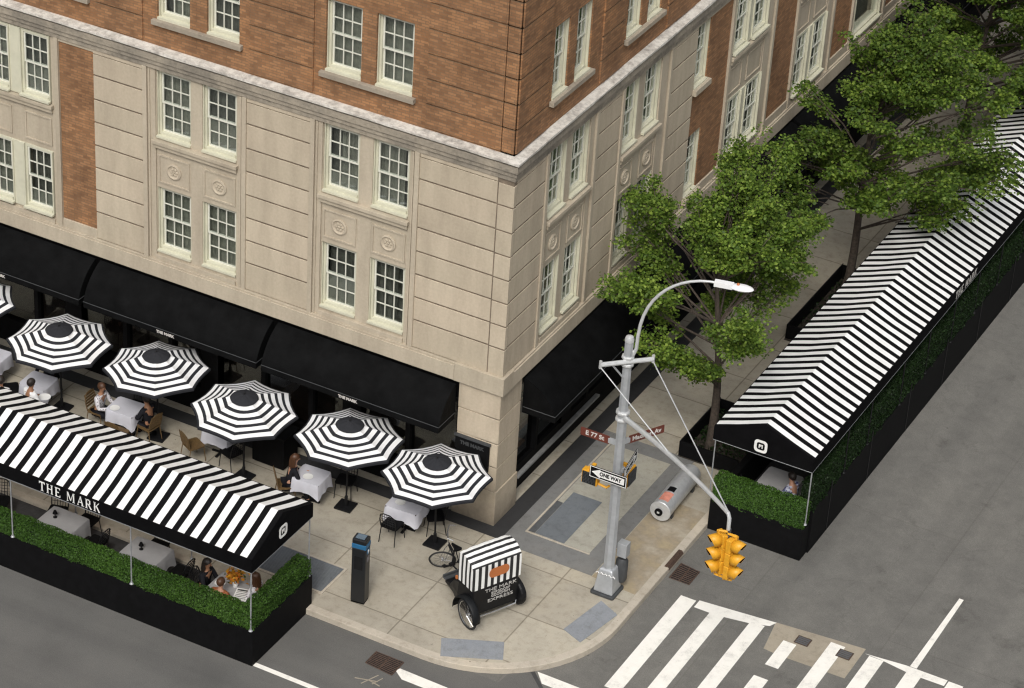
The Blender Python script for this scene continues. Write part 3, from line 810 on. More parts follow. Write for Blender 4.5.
def hedge(name, x0, x1, y0, y1, z0, z1, parent, seed, dens=1500, mat=None, size=.036):
    mat = mat or HEDGE
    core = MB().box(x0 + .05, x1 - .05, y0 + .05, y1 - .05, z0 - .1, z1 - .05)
    rs = np.random.RandomState(seed)
    faces = [((x1 - x0) * (y1 - y0), 0), ((x1 - x0) * (z1 - z0), 1), ((x1 - x0) * (z1 - z0), 2), ((y1 - y0) * (z1 - z0), 3), ((y1 - y0) * (z1 - z0), 4)]
    P = []; Nn = []
    for A, k_ in faces:
        n = int(A * dens); u = rs.uniform(0, 1, n); w = rs.uniform(0, 1, n); e = rs.uniform(-.03, .015, n)
        bmp = .015 * np.sin(u * (x1 - x0 + y1 - y0) * 9 + seed) + .01 * np.sin(w * 23 + u * 40); e = e + bmp
        X = x0 + u * (x1 - x0); Y = y0 + u * (y1 - y0); Y2 = y0 + w * (y1 - y0); Z = z0 + w * (z1 - z0)
        if k_ == 0: P.append(np.stack([X, Y2, z1 + e], 1)); d = (0, 0, 1)
        if k_ == 1: P.append(np.stack([X, y0 - e, Z], 1)); d = (0, -1, .3)
        if k_ == 2: P.append(np.stack([X, y1 + e, Z], 1)); d = (0, 1, .3)
        if k_ == 3: P.append(np.stack([x0 - e, Y, Z], 1)); d = (-1, 0, .3)
        if k_ == 4: P.append(np.stack([x1 + e, Y, Z], 1)); d = (1, 0, .3)
        Nn.append(np.tile(np.array(d, float), (n, 1)))
    o = leaf_mesh(name, np.concatenate(P), np.concatenate(Nn), size, mat, parent, seed, .6)
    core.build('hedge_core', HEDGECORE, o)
    return o

# ---------------------------------------------------------------- dining sheds
GLY = {'T': [(0, .88, .62, 1), (.25, 0, .38, .88), (.17, 0, .46, .05), (0, .76, .06, .88), (.56, .76, .62, .88)],
       'H': [(.06, 0, .19, 1), (.51, 0, .64, 1), (.19, .47, .51, .55), (0, 0, .25, .05), (0, .95, .25, 1), (.45, 0, .7, .05), (.45, .95, .7, 1)],
       'E': [(.06, 0, .19, 1), (.19, .92, .55, 1), (.19, 0, .57, .08), (.19, .47, .42, .55), (.49, .8, .55, .92), (.51, .08, .57, .22), (0, 0, .06, .05), (0, .95, .06, 1)],
       'K': [(.06, 0, .19, 1), (0, 0, .25, .05), (0, .95, .25, 1), ('q', (.19, .42), (.19, .52), (.54, 1), (.62, 1)), ('q', (.27, .56), (.36, .64), (.70, 0), (.54, 0))],
       'M': [(.06, 0, .11, 1), (.70, 0, .83, 1), (0, 0, .18, .05), (.64, 0, .9, .05), ('q', (.04, 1), (.18, 1), (.48, .1), (.40, .1)), ('q', (.40, .1), (.46, .1), (.74, 1), (.69, 1)), (.7, .95, .88, 1)],
       'A': [('q', (.02, 0), (.08, 0), (.36, .92), (.31, .92)), ('q', (.54, 0), (.68, 0), (.41, 1), (.31, 1)), (.19, .32, .52, .39), (0, 0, .16, .05), (.46, 0, .76, .05)],
       'R': [(.06, 0, .19, 1), (0, 0, .25, .05), (0, .95, .19, 1), (.19, .92, .44, 1), (.19, .44, .44, .52), (.42, .52, .55, .93), ('q', (.28, .46), (.40, .48), (.70, 0), (.55, 0))]}
ADV = {'T': .82, 'H': .94, 'E': .82, 'K': .84, 'M': 1.15, 'A': .9, 'R': .9, ' ': .46}
def mark_lettering(M, h, parent, depth=.008):
    """serif capitals, local x along text, y up, z out"""
    b = MB(); x = 0
    for ch in 'THE MARK':
        for g in GLY.get(ch, []):
            if g[0] == 'q': pts = [(x + p_[0], p_[1]) for p_ in g[1:]]
            else: pts = [(x + g[0], g[1]), (x + g[2], g[1]), (x + g[2], g[3]), (x + g[0], g[3])]
            b.prism([(a * h, c * h) for a, c in pts], 0, depth, 'z', 0, M)
        x += ADV[ch]
    return b.build('lettering', WHITE, parent), x * h

def rrect(w, h, r, n=5):
    pts = []
    for cx, cy, a0 in ((w - r, h - r, 0), (-w + r, h - r, 90), (-w + r, -h + r, 180), (w - r, -h + r, 270)):
        for i in range(n + 1):
            a = math.radians(a0 + 90 * i / n); pts.append((cx + r * math.cos(a), cy + r * math.sin(a)))
    return pts
def emblem(M, s, parent):
    b = MB(); o_ = rrect(s, s, s * .55); i_ = rrect(s * .62, s * .62, s * .36); n = len(o_)
    vs = [(x, y, .008) for x, y in o_] + [(x, y, .008) for x, y in i_] + [(x, y, 0) for x, y in o_] + [(x, y, 0) for x, y in i_]
    fs = []
    for k_ in range(n):
        j = (k_ + 1) % n
        fs += [(k_, j, n + j, n + k_), (2 * n + k_, 2 * n + j, j, k_), (n + k_, n + j, 3 * n + j, 3 * n + k_)]
    b.add(vs, fs, 0, M)
    w = s * .30; t = s * .11
    for q_ in ([(-w, -w), (-w + t * 1.3, -w), (-w + t * 1.3, w), (-w, w)], [(w - t * 1.3, -w), (w, -w), (w, w), (w - t * 1.3, w)], [(-w + t, w), (-w + t * 2.2, w), (t * .5, -w * .3), (-t * .5, -w * .3)], [(w - t, w), (t * .5, -w * .3), (-t * .5, -w * .3), (w - t * 2.2, w)]):
        b.prism(q_, 0, .008, 'z', 0, M)
    return b.build('emblem', WHITE, parent)

def gable_canopy(root, M, a0, a1, w0, w1, zb, ze, zp, mat, first):
    """ridge runs along local x from a0 to a1, width along local y from w0 to w1"""
    wc = (w0 + w1) / 2; b = MB(); nseg = max(2, int((a1 - a0) / .8)); vs = []; fs = []
    hip = .16
    prof = [(w0, ze), ((w0 * .55 + wc * .45), ze + (zp - ze) * .45 - .015), (wc, zp), ((w1 * .55 + wc * .45), ze + (zp - ze) * .45 - .015), (w1, ze)]
    for i in range(nseg + 1):
        u = a0 + (a1 - a0) * i / nseg; s = .012 * math.sin(i * 2.1)
        for k_, (y, z_) in enumerate(prof): vs.append((u, y, z_ + (s if k_ in (1, 3) else 0)))
    for i in range(nseg):
        for k_ in range(4): fs.append((i * 5 + k_, i * 5 + k_ + 1, i * 5 + k_ + 6, i * 5 + k_ + 5))
    b.add(vs, fs, 0, M)
    o = b.build('canopy_roof', mat, root)
    sd = o.modifiers.new('Solidify', 'SOLIDIFY'); sd.thickness = .012; sd.offset = -1
    v = MB(); t = .012
    v.box(a0, a1, w0 - t, w0, zb, ze + .004, 0, M); v.box(a0, a1, w1, w1 + t, zb, ze + .004, 0, M)
    for u in (a0, a1):
        g = [(w0, zb), (w1, zb), (w1, ze + .003), (wc, zp + .003), (w0, ze + .003)]
        vs = [(u + e, y, z_) for e in ((-t, 0) if u == a0 else (0, t)) for y, z_ in g]
        v.add(vs, [(0, 1, 2, 3, 4), (5, 6, 7, 8, 9)] + [(k_, (k_ + 1) % 5, 5 + (k_ + 1) % 5, 5 + k_) for k_ in range(5)], 0, M)
    vo = v.build('valance', VAL, root)
    fr = MB(); r = .016
    for y in (w0, w1): fr.tube([M @ Vector((a0, y, zb)), M @ Vector((a1, y, zb))], r, 5)
    for u in (a0, a1): fr.tube([M @ Vector((u, w0, zb)), M @ Vector((u, w1, zb))], r, 5)
    u = a0 + 3.25
    while u < a1:
        fr.tube([M @ Vector((u, w0, zb)), M @ Vector((u, w1, zb))], r, 5); fr.tube([M @ Vector((u, w0, zb)), M @ Vector((u, wc, zp - .05)), M @ Vector((u, w1, zb))], r * .8, 5); u += 3.25
    fr.build('canopy_frame', POSTM, root)
    return o, vo

# left shed : ridge along -x
shL = empty('dining_shed', (-2.05, -6.1, -.15), 0, 'roadside dining shed with striped canopy lettered along its front valance, left of the parking meter', 'dining shed', 'striped dining sheds in the street')
ML = T(2.05, 6.1, .15)
STL = mat_stripes('canopy_stripes_left', 0, 2.32 + .322 * 100, .322, .54)
MLr = ML @ Matrix(((-1, 0, 0, 0), (0, 1, 0, 0), (0, 0, 1, 0), (0, 0, 0, 1)))
gable_canopy(shL, MLr, 2.02, 22, -7.36, -4.88, 2.42, 2.78, 3.29, STL, .15)
mark_lettering(ML @ T(-7.60, -7.376, 2.475) @ RX(PI / 2), .245, shL)
emblem(ML @ T(-2.008, -6.12, 2.80) @ RZ(PI / 2) @ RX(PI / 2), .16, shL)
for xx, yy, zz in ((-2.06, -7.31, .80), (-5.2, -7.31, .80), (-8.45, -7.31, .80), (-11.7, -7.31, .8), (-2.06, -4.93, .80), (-5.2, -4.93, -.0), (-8.45, -4.93, 0), (-11.7, -4.93, 0)):
    b = MB(); b.tube([(xx, yy, zz), (xx, yy, 2.42)], .017, 6, 0, ML); b.lathe([(.05, zz), (.05, zz + .012), (.028, zz + .035), (.02, zz + .07)], 8, 0, ML, xx, yy); b.build('post', POSTM, shL)
b = MB(); b.box(-22, -2.42, -7.33, -6.95, -.15, .78, 0, ML); b.build('planter_box', BLACK, shL)
MB().box(-2.42, -2.0, -7.33, -4.86, -.15, .79, 0, ML).build('planter_box', BLACK, shL, bevel=.006)
MB().box(-22, -2.42, -6.95, -5.13, -.147, -.06, 0, ML).build('deck', DECK, shL)
h1 = hedge('hedge', -16, -2.05, -7.30, -6.98, .76, 1.24, shL, 11, 3600); h1.location = ML.translation
h2 = hedge('hedge', -2.40, -2.04, -6.95, -4.90, .76, 1.26, shL, 12, 3600); h2.location = ML.translation
# right shed : ridge along +y
shR = empty('dining_shed', (5.4, 2.9, -.15), 0, 'long roadside dining shed with striped canopy running up the avenue behind the traffic signals', 'dining shed', 'striped dining sheds in the street')
MR = T(-5.4, -2.9, .15)
MRr = MR @ Matrix(((0, 1, 0, 0), (1, 0, 0, 0), (0, 0, 1, 0), (0, 0, 0, 1)))
STR = mat_stripes('canopy_stripes_right', 1, -2.92 - .17 + 32, .322, .54)
gable_canopy(shR, MRr, 2.88, 40, 4.16, 6.68, 2.38, 2.75, 3.24, STR, .15)
emblem(MR @ T(5.36, 2.862, 2.63) @ RX(PI / 2), .165, shR)
mark_lettering(MR @ T(6.695, 11.9, 2.44) @ RZ(PI / 2) @ RX(PI / 2), .22, shR)[0].data.materials[0] = GREYL
for xx, yy, zz in [(6.66, 2.93, .86), (4.20, 2.93, .80)] + [(6.69, y_, 1.08) for y_ in (5.09, 6.52, 8.59, 10.3, 12.05, 13.75, 15.45, 17.2, 19, 21, 23)]:
    b = MB(); b.tube([(xx, yy, zz), (xx, yy, 2.38)], .016, 6, 0, MR); b.lathe([(.045, zz), (.045, zz + .012), (.026, zz + .03), (.02, zz + .06)], 8, 0, MR, xx, yy); b.build('post', POSTM if yy < 3 else BLACKM, shR)
MB().box(4.26, 6.66, 2.86, 3.26, -.15, .72, 0, MR).build('planter_box', BLACK, shR, bevel=.006)
MB().box(6.28, 6.70, 3.265, 40, -.15, 1.08, 0, MR).build('planter_box', BLACK, shR)
MB().box(4.28, 4.45, 3.265, 40, -.15, .85, 0, MR).build('back_wall', BLACK, shR)
MB().box(4.46, 6.28, 3.265, 40, -.147, -.03, 0, MR).build('deck', DECK, shR)
h3 = hedge('hedge', 4.30, 6.62, 2.88, 3.22, .66, 1.36, shR, 13, 3600); h3.location = MR.translation
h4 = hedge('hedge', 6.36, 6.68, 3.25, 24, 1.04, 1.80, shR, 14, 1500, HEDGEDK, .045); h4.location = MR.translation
for i in range(8):
    y = 4.3 + 2.5 * i; MB().box(6.701, 6.712, y, y + .05, -.1, 1.3, 0, MR).build('batten', BLACKM, shR)

# ---------------------------------------------------------------- umbrellas
def make_umbrella():
    r = empty('patio_umbrella')
    ang0 = math.radians(25); R_ = 1.30; zt, zr = 2.41, 1.965
    bounds = [.26, .345, .415, .50, .565, .65, .715, .80, .865, .96, 1.0]
    ring = [.20] + bounds
    def P(a_i, t, fr=0):
        a = ang0 + (a_i + fr) * PI / 4
        # straight panels between ribs, edge scalloped inward
        c0 = Vector((math.cos(ang0 + a_i * PI / 4), math.sin(ang0 + a_i * PI / 4), 0)); c1 = Vector((math.cos(ang0 + (a_i + 1) * PI / 4), math.sin(ang0 + (a_i + 1) * PI / 4), 0))
        v = c0.lerp(c1, fr)
        sc_ = fr * (1 - fr) * 4
        v = v * (R_ * t) * (1 - .045 * sc_ * t)
        z = zt - (zt - zr) * (t ** 1.12) - .035 * sc_ * math.sin(PI * min(t, 1) * .85)
        return (v.x, v.y, z)
    b = MB()
    K = 4
    for a in range(8):
        vs = []; fs = []; ms = []
        for t in ring:
            for k_ in range(K + 1): vs.append(P(a, t, k_ / K))
        for i in range(len(ring) - 1):
            for k_ in range(K):
                fs.append((i * (K + 1) + k_, i * (K + 1) + k_ + 1, (i + 1) * (K + 1) + k_ + 1, (i + 1) * (K + 1) + k_)); ms.append(0 if i % 2 == 0 else 1)
        # valance
        base = len(vs)
        for k_ in range(K + 1):
            q_ = P(a, 1.0, k_ / K); vs.append((q_[0] * 1.0, q_[1] * 1.0, q_[2] - .055))
        o_ = (len(ring) - 1) * (K + 1)
        for k_ in range(K): fs.append((o_ + k_, o_ + k_ + 1, base + k_ + 1, base + k_)); ms.append(0)
        bb_ = len(b.v); b.v += vs; b.f += [tuple(bb_ + i for i in f) for f in fs]; b.m += ms
    b.build('canopy', [UDARK, UWHITE], r)
    v = MB(); vs = []; fs = []; n = 24
    for (rr, z) in ((.345, zt - .085), (.31, zt - .055), (.18, zt - .005), (.05, zt + .03)):
        for j in range(n):
            a = 2 * PI * j / n + ang0; w = 1 - .05 * (1 - abs(math.cos(4 * (a - ang0)))); vs.append((rr * w * math.cos(a), rr * w * math.sin(a), z - .006 * math.cos(8 * (a - ang0))))
    for i in range(3):
        for j in range(n): fs.append((i * n + j, i * n + (j + 1) % n, (i + 1) * n + (j + 1) % n, (i + 1) * n + j))
    fs.append(tuple(3 * n + j for j in range(n)))
    v.add(vs, fs); v.build('vent_cap', UDARK, r)
    f = MB(); f.lathe([(.02, zt + .02), (.028, zt + .04), (.02, zt + .06), (.005, zt + .07)], 8); f.build('finial', BLACKM, r)
    MB().tube([(0, 0, .04), (0, 0, zt)], .024, 8).build('pole', BLACKM, r)
    rb = MB()
    for a in range(8):
        an = ang0 + a * PI / 4; d = Vector((math.cos(an), math.sin(an), 0))
        rb.tube([d * .05 + Vector((0, 0, zt - .02)), d * R_ * .99 + Vector((0, 0, zr - .012))], .008, 4)
        rb.tube([d * .03 + Vector((0, 0, zt - .75)), d * R_ * .52 + Vector((0, 0, zt - .24))], .007, 4)
    rb.build('rib', BLACKM, r)
    s = MB(); s.box(-.215, .215, -.215, .215, 0, .05); s.lathe([(.045, .05), (.04, .3), (.03, .32)], 10); s.build('base', BLACKM, r, bevel=.006)
    return r
U0 = make_umbrella()
upos = [(-.79, -1.38, 'nearest the corner pier, beside the menu board'), (-3.30, -1.25, 'second from the corner pier, shading the woman in black'),
        (-5.98, -1.55, 'third from the corner pier, behind the striped shed roof'), (-8.64, -1.25, 'fourth from the corner pier, near the golden chair'),
        (-11.32, -1.52, 'fifth from the corner pier, behind the waiters'), (-14.38, -1.26, 'cut by the picture edge, farthest from the pier')]
for i, (x, y, d) in enumerate(upos):
    o = U0 if i == 0 else copy_tree(U0)
    o.location = (x, y, 0); o.rotation_euler = (math.radians([.8, -1, 1.2, -.6, 1, 0][i]), math.radians([-.8, .6, 1, -1.2, .5, 0][i]), math.radians([0, 5, -4, 7, 2, -6][i]))
    tag(o, 'striped patio umbrella ' + d, 'umbrella', 'striped umbrellas on the terrace')

# ---------------------------------------------------------------- tables, chairs
def table_mesh(w, d, h=.73):
    t = MB(); t.box(-w / 2, w / 2, -d / 2, d / 2, h - .03, h)
    return t
def cloth_mesh(w, d, h, drop, seed):
    rs = random.Random(seed); b = MB(); n = 40; vs = [(0, 0, h + .006)]; 
    def sq(a, hw, hd):
        c, s = math.cos(a), math.sin(a); k_ = 1 / max(abs(c) / hw, abs(s) / hd); return c * k_, s * k_
    rows = [(0.6, 0), (1.0, 0), (1.02, .04), (1.05, .5), (1.09, 1.0)]
    for f, dr in rows:
        for j in range(n):
            a = 2 * PI * j / n + .01
            x, y = sq(a, w / 2, d / 2)
            corner = abs(x) / (w / 2) * abs(y) / (d / 2)
            wv = .018 * math.sin(a * 9 + seed) * dr
            vs.append((x * f + wv * math.cos(a) + .02 * dr * corner * x, y * f + wv * math.sin(a), h + .006 - dr * (drop * (1 + .55 * corner ** 3) + .012 * math.sin(a * 7 + seed))))
    fs = [(0, 1 + j, 1 + (j + 1) % n) for j in range(n)]
    for i in range(len(rows) - 1):
        for j in range(n): fs.append((1 + i * n + j, 1 + i * n + (j + 1) % n, 1 + (i + 1) * n + (j + 1) % n, 1 + (i + 1) * n + j))
    b.add(vs, fs); return b
def make_table(w, d):
    r = empty('dining_table')
    table_mesh(w, d).build('tabletop', DKWOOD, r)
    b = MB(); b.tube([(0, 0, .02), (0, 0, .7)], .035, 8); b.build('leg', BLACKM, r)
    b = MB(); b.box(-.24, .24, -.03, .03, 0, .03); b.box(-.03, .03, -.24, -.03, 0, .03); b.box(-.03, .03, .03, .24, 0, .03); b.build('foot', BLACKM, r)
    return r
def make_chair(kind):
    r = empty('dining_chair')
    fm, sm = (RATTAN, RATTAN) if kind == 'rattan' else (BLACKM, BLACK)
    b = MB(); b.prism(rrect(.22, .21, .06), .425, .46); b.build('seat', sm, r)
    for sx in (-1, 1):
        MB().tube([(sx * .19, -.18, .43), (sx * .215, -.22, 0)], [.014, .010], 6).build('leg', fm, r)
        MB().tube([(sx * .19, .18, .43), (sx * .21, .25, 0)], [.014, .010], 6).build('leg', fm, r)
    b = MB()
    arch = [(-.20, .19, .45), (-.21, .235, .66), (-.17, .27, .82), (-.08, .285, .875), (.08, .285, .875), (.17, .27, .82), (.21, .235, .66), (.20, .19, .45)]
    b.tube(arch, .014, 6)
    if kind == 'rattan':
        for i in range(5):
            z = .52 + .07 * i; y = .205 + (z - .45) * .2
            b.box(-.19, .19, y, y + .012, z, z + .058)
    else:
        for i in range(4):
            z = .56 + .075 * i; y = .21 + (z - .45) * .19; b.tube([(-.2, y, z), (.2, y, z)], .008, 4)
        for i in range(5):
            x = -.13 + .065 * i; b.tube([(x, .20, .46), (x, .285, .86)], .008, 4)
    b.build('backrest', fm, r)
    return r
PT = {}
def put_table(x, y, rz, w, d, label, clabel, grp, z=0, drop=.3):
    k_ = (w, d)
    if k_ not in PT: PT[k_] = make_table(w, d); o = PT[k_]
    else: o = copy_tree(PT[k_])
    o.location = (x, y, z); o.rotation_euler = (0, 0, rz); tag(o, label, 'table', grp + ' tables')
    if clabel:
        c = cloth_mesh(w + .02, d + .02, .73, drop, int(abs(x * 7))).build('tablecloth', CLOTH if grp == 'terrace' else CLOTHSHADE, None, smooth=True, loc=(x, y, z), rz=rz)
        tag(c, clabel, 'tablecloth', grp + ' tablecloths')
    return o
CH = {}
def put_chair(x, y, rz, kind, label, grp, z=0):
    if kind not in CH: CH[kind] = make_chair(kind); o = CH[kind]
    else: o = copy_tree(CH[kind])
    o.location = (x, y, z); o.rotation_euler = (0, 0, rz); tag(o, label, 'chair', grp)
    return o
TG = 'terrace'
tdat = [(-1.66, -1.22, .8, .68, 'table under the corner umbrella by the pier'), (-4.13, -1.48, .72, .65, 'table where the woman in black sits'), (-7.0, -.98, .7, .65, 'table between the third and fourth umbrellas from the pier'),
        (-9.42, -1.5, .75, .65, 'table beside the golden chair'), (-11.85, -1.72, .72, .65, 'table behind the waiters'), (-13.55, -1.45, .85, .75, 'table nearest the picture edge')]
for x, y, w, d, s in tdat:
    put_table(x, y, .06, w, d, 'square black pedestal ' + s, 'white tablecloth draped over the ' + s, TG)
CG = 'chairs on the terrace'
put_chair(-1.72, -1.78, PI, 'black', 'black bistro chair with thin legs in front of the corner umbrella table', CG)
put_chair(-1.05, -.95, -.9, 'black', 'black bistro chair hidden in shade behind the corner umbrella table', CG)
put_chair(-4.66, -1.76, PI * .72, 'rattan', 'golden brown rattan chair under the woman in black', CG)
put_chair(-3.55, -.85, .2, 'black', 'black bistro chair on the wall side of the woman in black', CG)
put_chair(-7.40, -1.58, PI * .85, 'rattan', 'golden brown rattan chair alone beside the third umbrella base', CG)
put_chair(-9.2, -2.15, PI, 'rattan', 'golden brown rattan chair turned to the table under the fourth umbrella', CG)
put_chair(-8.75, -1.5, -PI * .55, 'rattan', 'golden brown rattan chair behind the fourth umbrella pole', CG)
put_chair(-10.15, -1.6, PI * .5, 'rattan', 'golden brown rattan chair under the diner in patterned clothes', CG)
put_chair(-12.5, -2.0, PI * .75, 'black', 'black bistro chair beside the table behind the waiters', CG)
sv_ = empty('service_station', (-5.72, -.50, 0), 0, 'black service cabinet against the shopfront between the second and third umbrellas', 'cabinet')
MB().box(-.48, .42, -.34, .30, .04, .90).build('cabinet', BLACK, sv_, bevel=.012); MB().box(-.50, .44, -.36, .31, .90, .93).build('top', BLACKM, sv_, bevel=.005); MB().box(-.44, .38, -.30, .26, 0, .04).build('plinth', BLACKM, sv_)
# inside the left shed
SG = 'shed'
for x, y, s in ((-8.0, -6.05, 'far from the shed gable, below the lettering start'), (-5.72, -5.98, 'in the middle of the left shed between black chairs'), (-3.35, -6.05, 'with flowers near the left shed gable')):
    put_table(x, y, 0, .95, .72, 'square black pedestal table ' + s, 'shade-greyed tablecloth on the table ' + s, SG, z=-.06, drop=.34)
SCG = 'chairs inside the left shed'
for x, y, rz, s in ((-8.55, -5.5, .3, 'behind the table farthest from the shed gable'), (-7.75, -5.42, 0, 'close to the lettering, behind the far shed table'), (-7.1, -6.0, -PI / 2, 'to the right of the far shed table'), (-5.85, -5.36, 0, 'with lattice back behind the middle shed table'), (-4.85, -5.9, -PI / 2, 'to the right of the middle shed table'),
                    (-4.1, -6.1, PI / 2, 'under the dark haired guest left of the flowers'), (-2.72, -5.95, -PI / 2, 'under the brown haired guest by the gable hedge'), (-9.9, -5.9, .4, 'alone at the far end of the left shed')):
    put_chair(x, y, rz, 'black', 'black lattice bistro chair ' + s, SCG, z=-.06)
# inside the right shed
put_table(5.35, 4.5, 0, .9, .8, 'square black pedestal table inside the near end of the right shed', 'shade-greyed tablecloth inside the near end of the right shed', 'right shed', z=-.03)
put_chair(5.85, 4.15, -PI * .6, 'black', 'black bistro chair under the guest in the right shed', 'chairs inside the right shed', z=-.03)
put_chair(4.8, 4.1, PI * .7, 'black', 'black bistro chair near the back wall of the right shed', 'chairs inside the right shed', z=-.03)
# small tableware
def plate(x, y, z, lab):
    b = MB(); b.lathe([(.06, 0), (.12, .014), (.125, .018), (.07, .008)], 18); tag(b.build('dinner_plate', WHITE, None, smooth=True, loc=(x, y, z)), lab, 'plate', 'plates on tables')
plate(-1.8, -1.3, .738, 'white plate on the corner umbrella table'); plate(-4.15, -1.6, .738, 'white plate in front of the woman in black')
plate(-3.65, -6.1, .678, 'white plate in the left shed beside the flowers'); plate(-9.6, -1.7, .738, 'white plate on the patterned diner table')
def lamp_item(x, y, z, lab):
    e = empty('table_lamp', (x, y, z), 0, lab, 'table lamp', 'small dark table lamps')
    MB().lathe([(.05, 0), (.05, .012), (.012, .02), (.012, .12)], 10).build('stem', BLACKM, e); MB().lathe([(.06, .11), (.03, .19)], 10).build('lamp_shade', BLACK, e)
lamp_item(-5.85, -6.0, .678, 'small dark lamp on the middle shed table'); lamp_item(-8.2, -6.05, .678, 'small dark lamp on the shed table by the lettering')
v = empty('flower_vase', (-3.3, -6.02, .678), 0, 'vase of orange and yellow flowers on the shed table near the gable', 'vase')
MB().lathe([(.05, 0), (.07, .08), (.04, .18), (.055, .21)], 12).build('vase', WHITE, v, smooth=True)
rs = np.random.RandomState(2); pts = rs.normal(0, .10, (160, 3)) * np.array([1, 1, .7]) + np.array([0, 0, .33])
leaf_mesh('bouquet', pts, np.tile(np.array([0, 0, 1.]), (160, 1)), .085, mat_leaf('petals', (.55, .20, .02), (.62, .33, .03), (.60, .12, .03)), v, 3)
rs = np.random.RandomState(4); pts = rs.normal(0, .09, (60, 3)) * np.array([1, 1, .7]) + np.array([0, 0, .27]); leaf_mesh('stems', pts, np.tile(np.array([0, 0, 1.]), (60, 1)), .08, HEDGE, v, 5)
nb = MB(); nb.box(-.16, .16, -.22, .22, 0, .008); o = nb.build('newspaper', WHITE, None, loc=(-3.02, -6.2, .68), rz=.3)
nb = MB(); nb.box(-.13, .13, .13, .18, .008, .010)
for i in range(5): nb.box(-.13, .13, .09 - i * .06, .105 - i * .06, .008, .0095)
nb.build('headline', DKGREY, o); tag(o, 'folded white printed menu sheet lying next to the flowers', 'menu')

# ---------------------------------------------------------------- people
def skin_mesh(name, verts, edges, radii, mat, parent, root=0, sub=1):
    me = bpy.data.meshes.new(name); me.from_pydata(verts, edges, []); 
    o = bpy.data.objects.new(name, me); COL.objects.link(o)
    md = o.modifiers.new('Skin', 'SKIN'); md.use_smooth_shade = True
    o.modifiers.new('Sub', 'SUBSURF').levels = sub; o.modifiers['Sub'].render_levels = sub
    for i, r in enumerate(radii): 
        sv = me.skin_vertices[0].data[i]; sv.radius = r if isinstance(r, tuple) else (r, r); sv.use_root = (i == root)
    bpy.context.view_layer.update()
    m2 = bpy.data.meshes.new_from_object(o.evaluated_get(bpy.context.evaluated_depsgraph_get()))
    bpy.data.objects.remove(o); bpy.data.meshes.remove(me)
    m2.name = name; m2.materials.clear(); m2.materials.append(mat)
    for p_ in m2.polygons: p_.use_smooth = True
    n = bpy.data.objects.new(name, m2); COL.objects.link(n); n.parent = parent
    return n
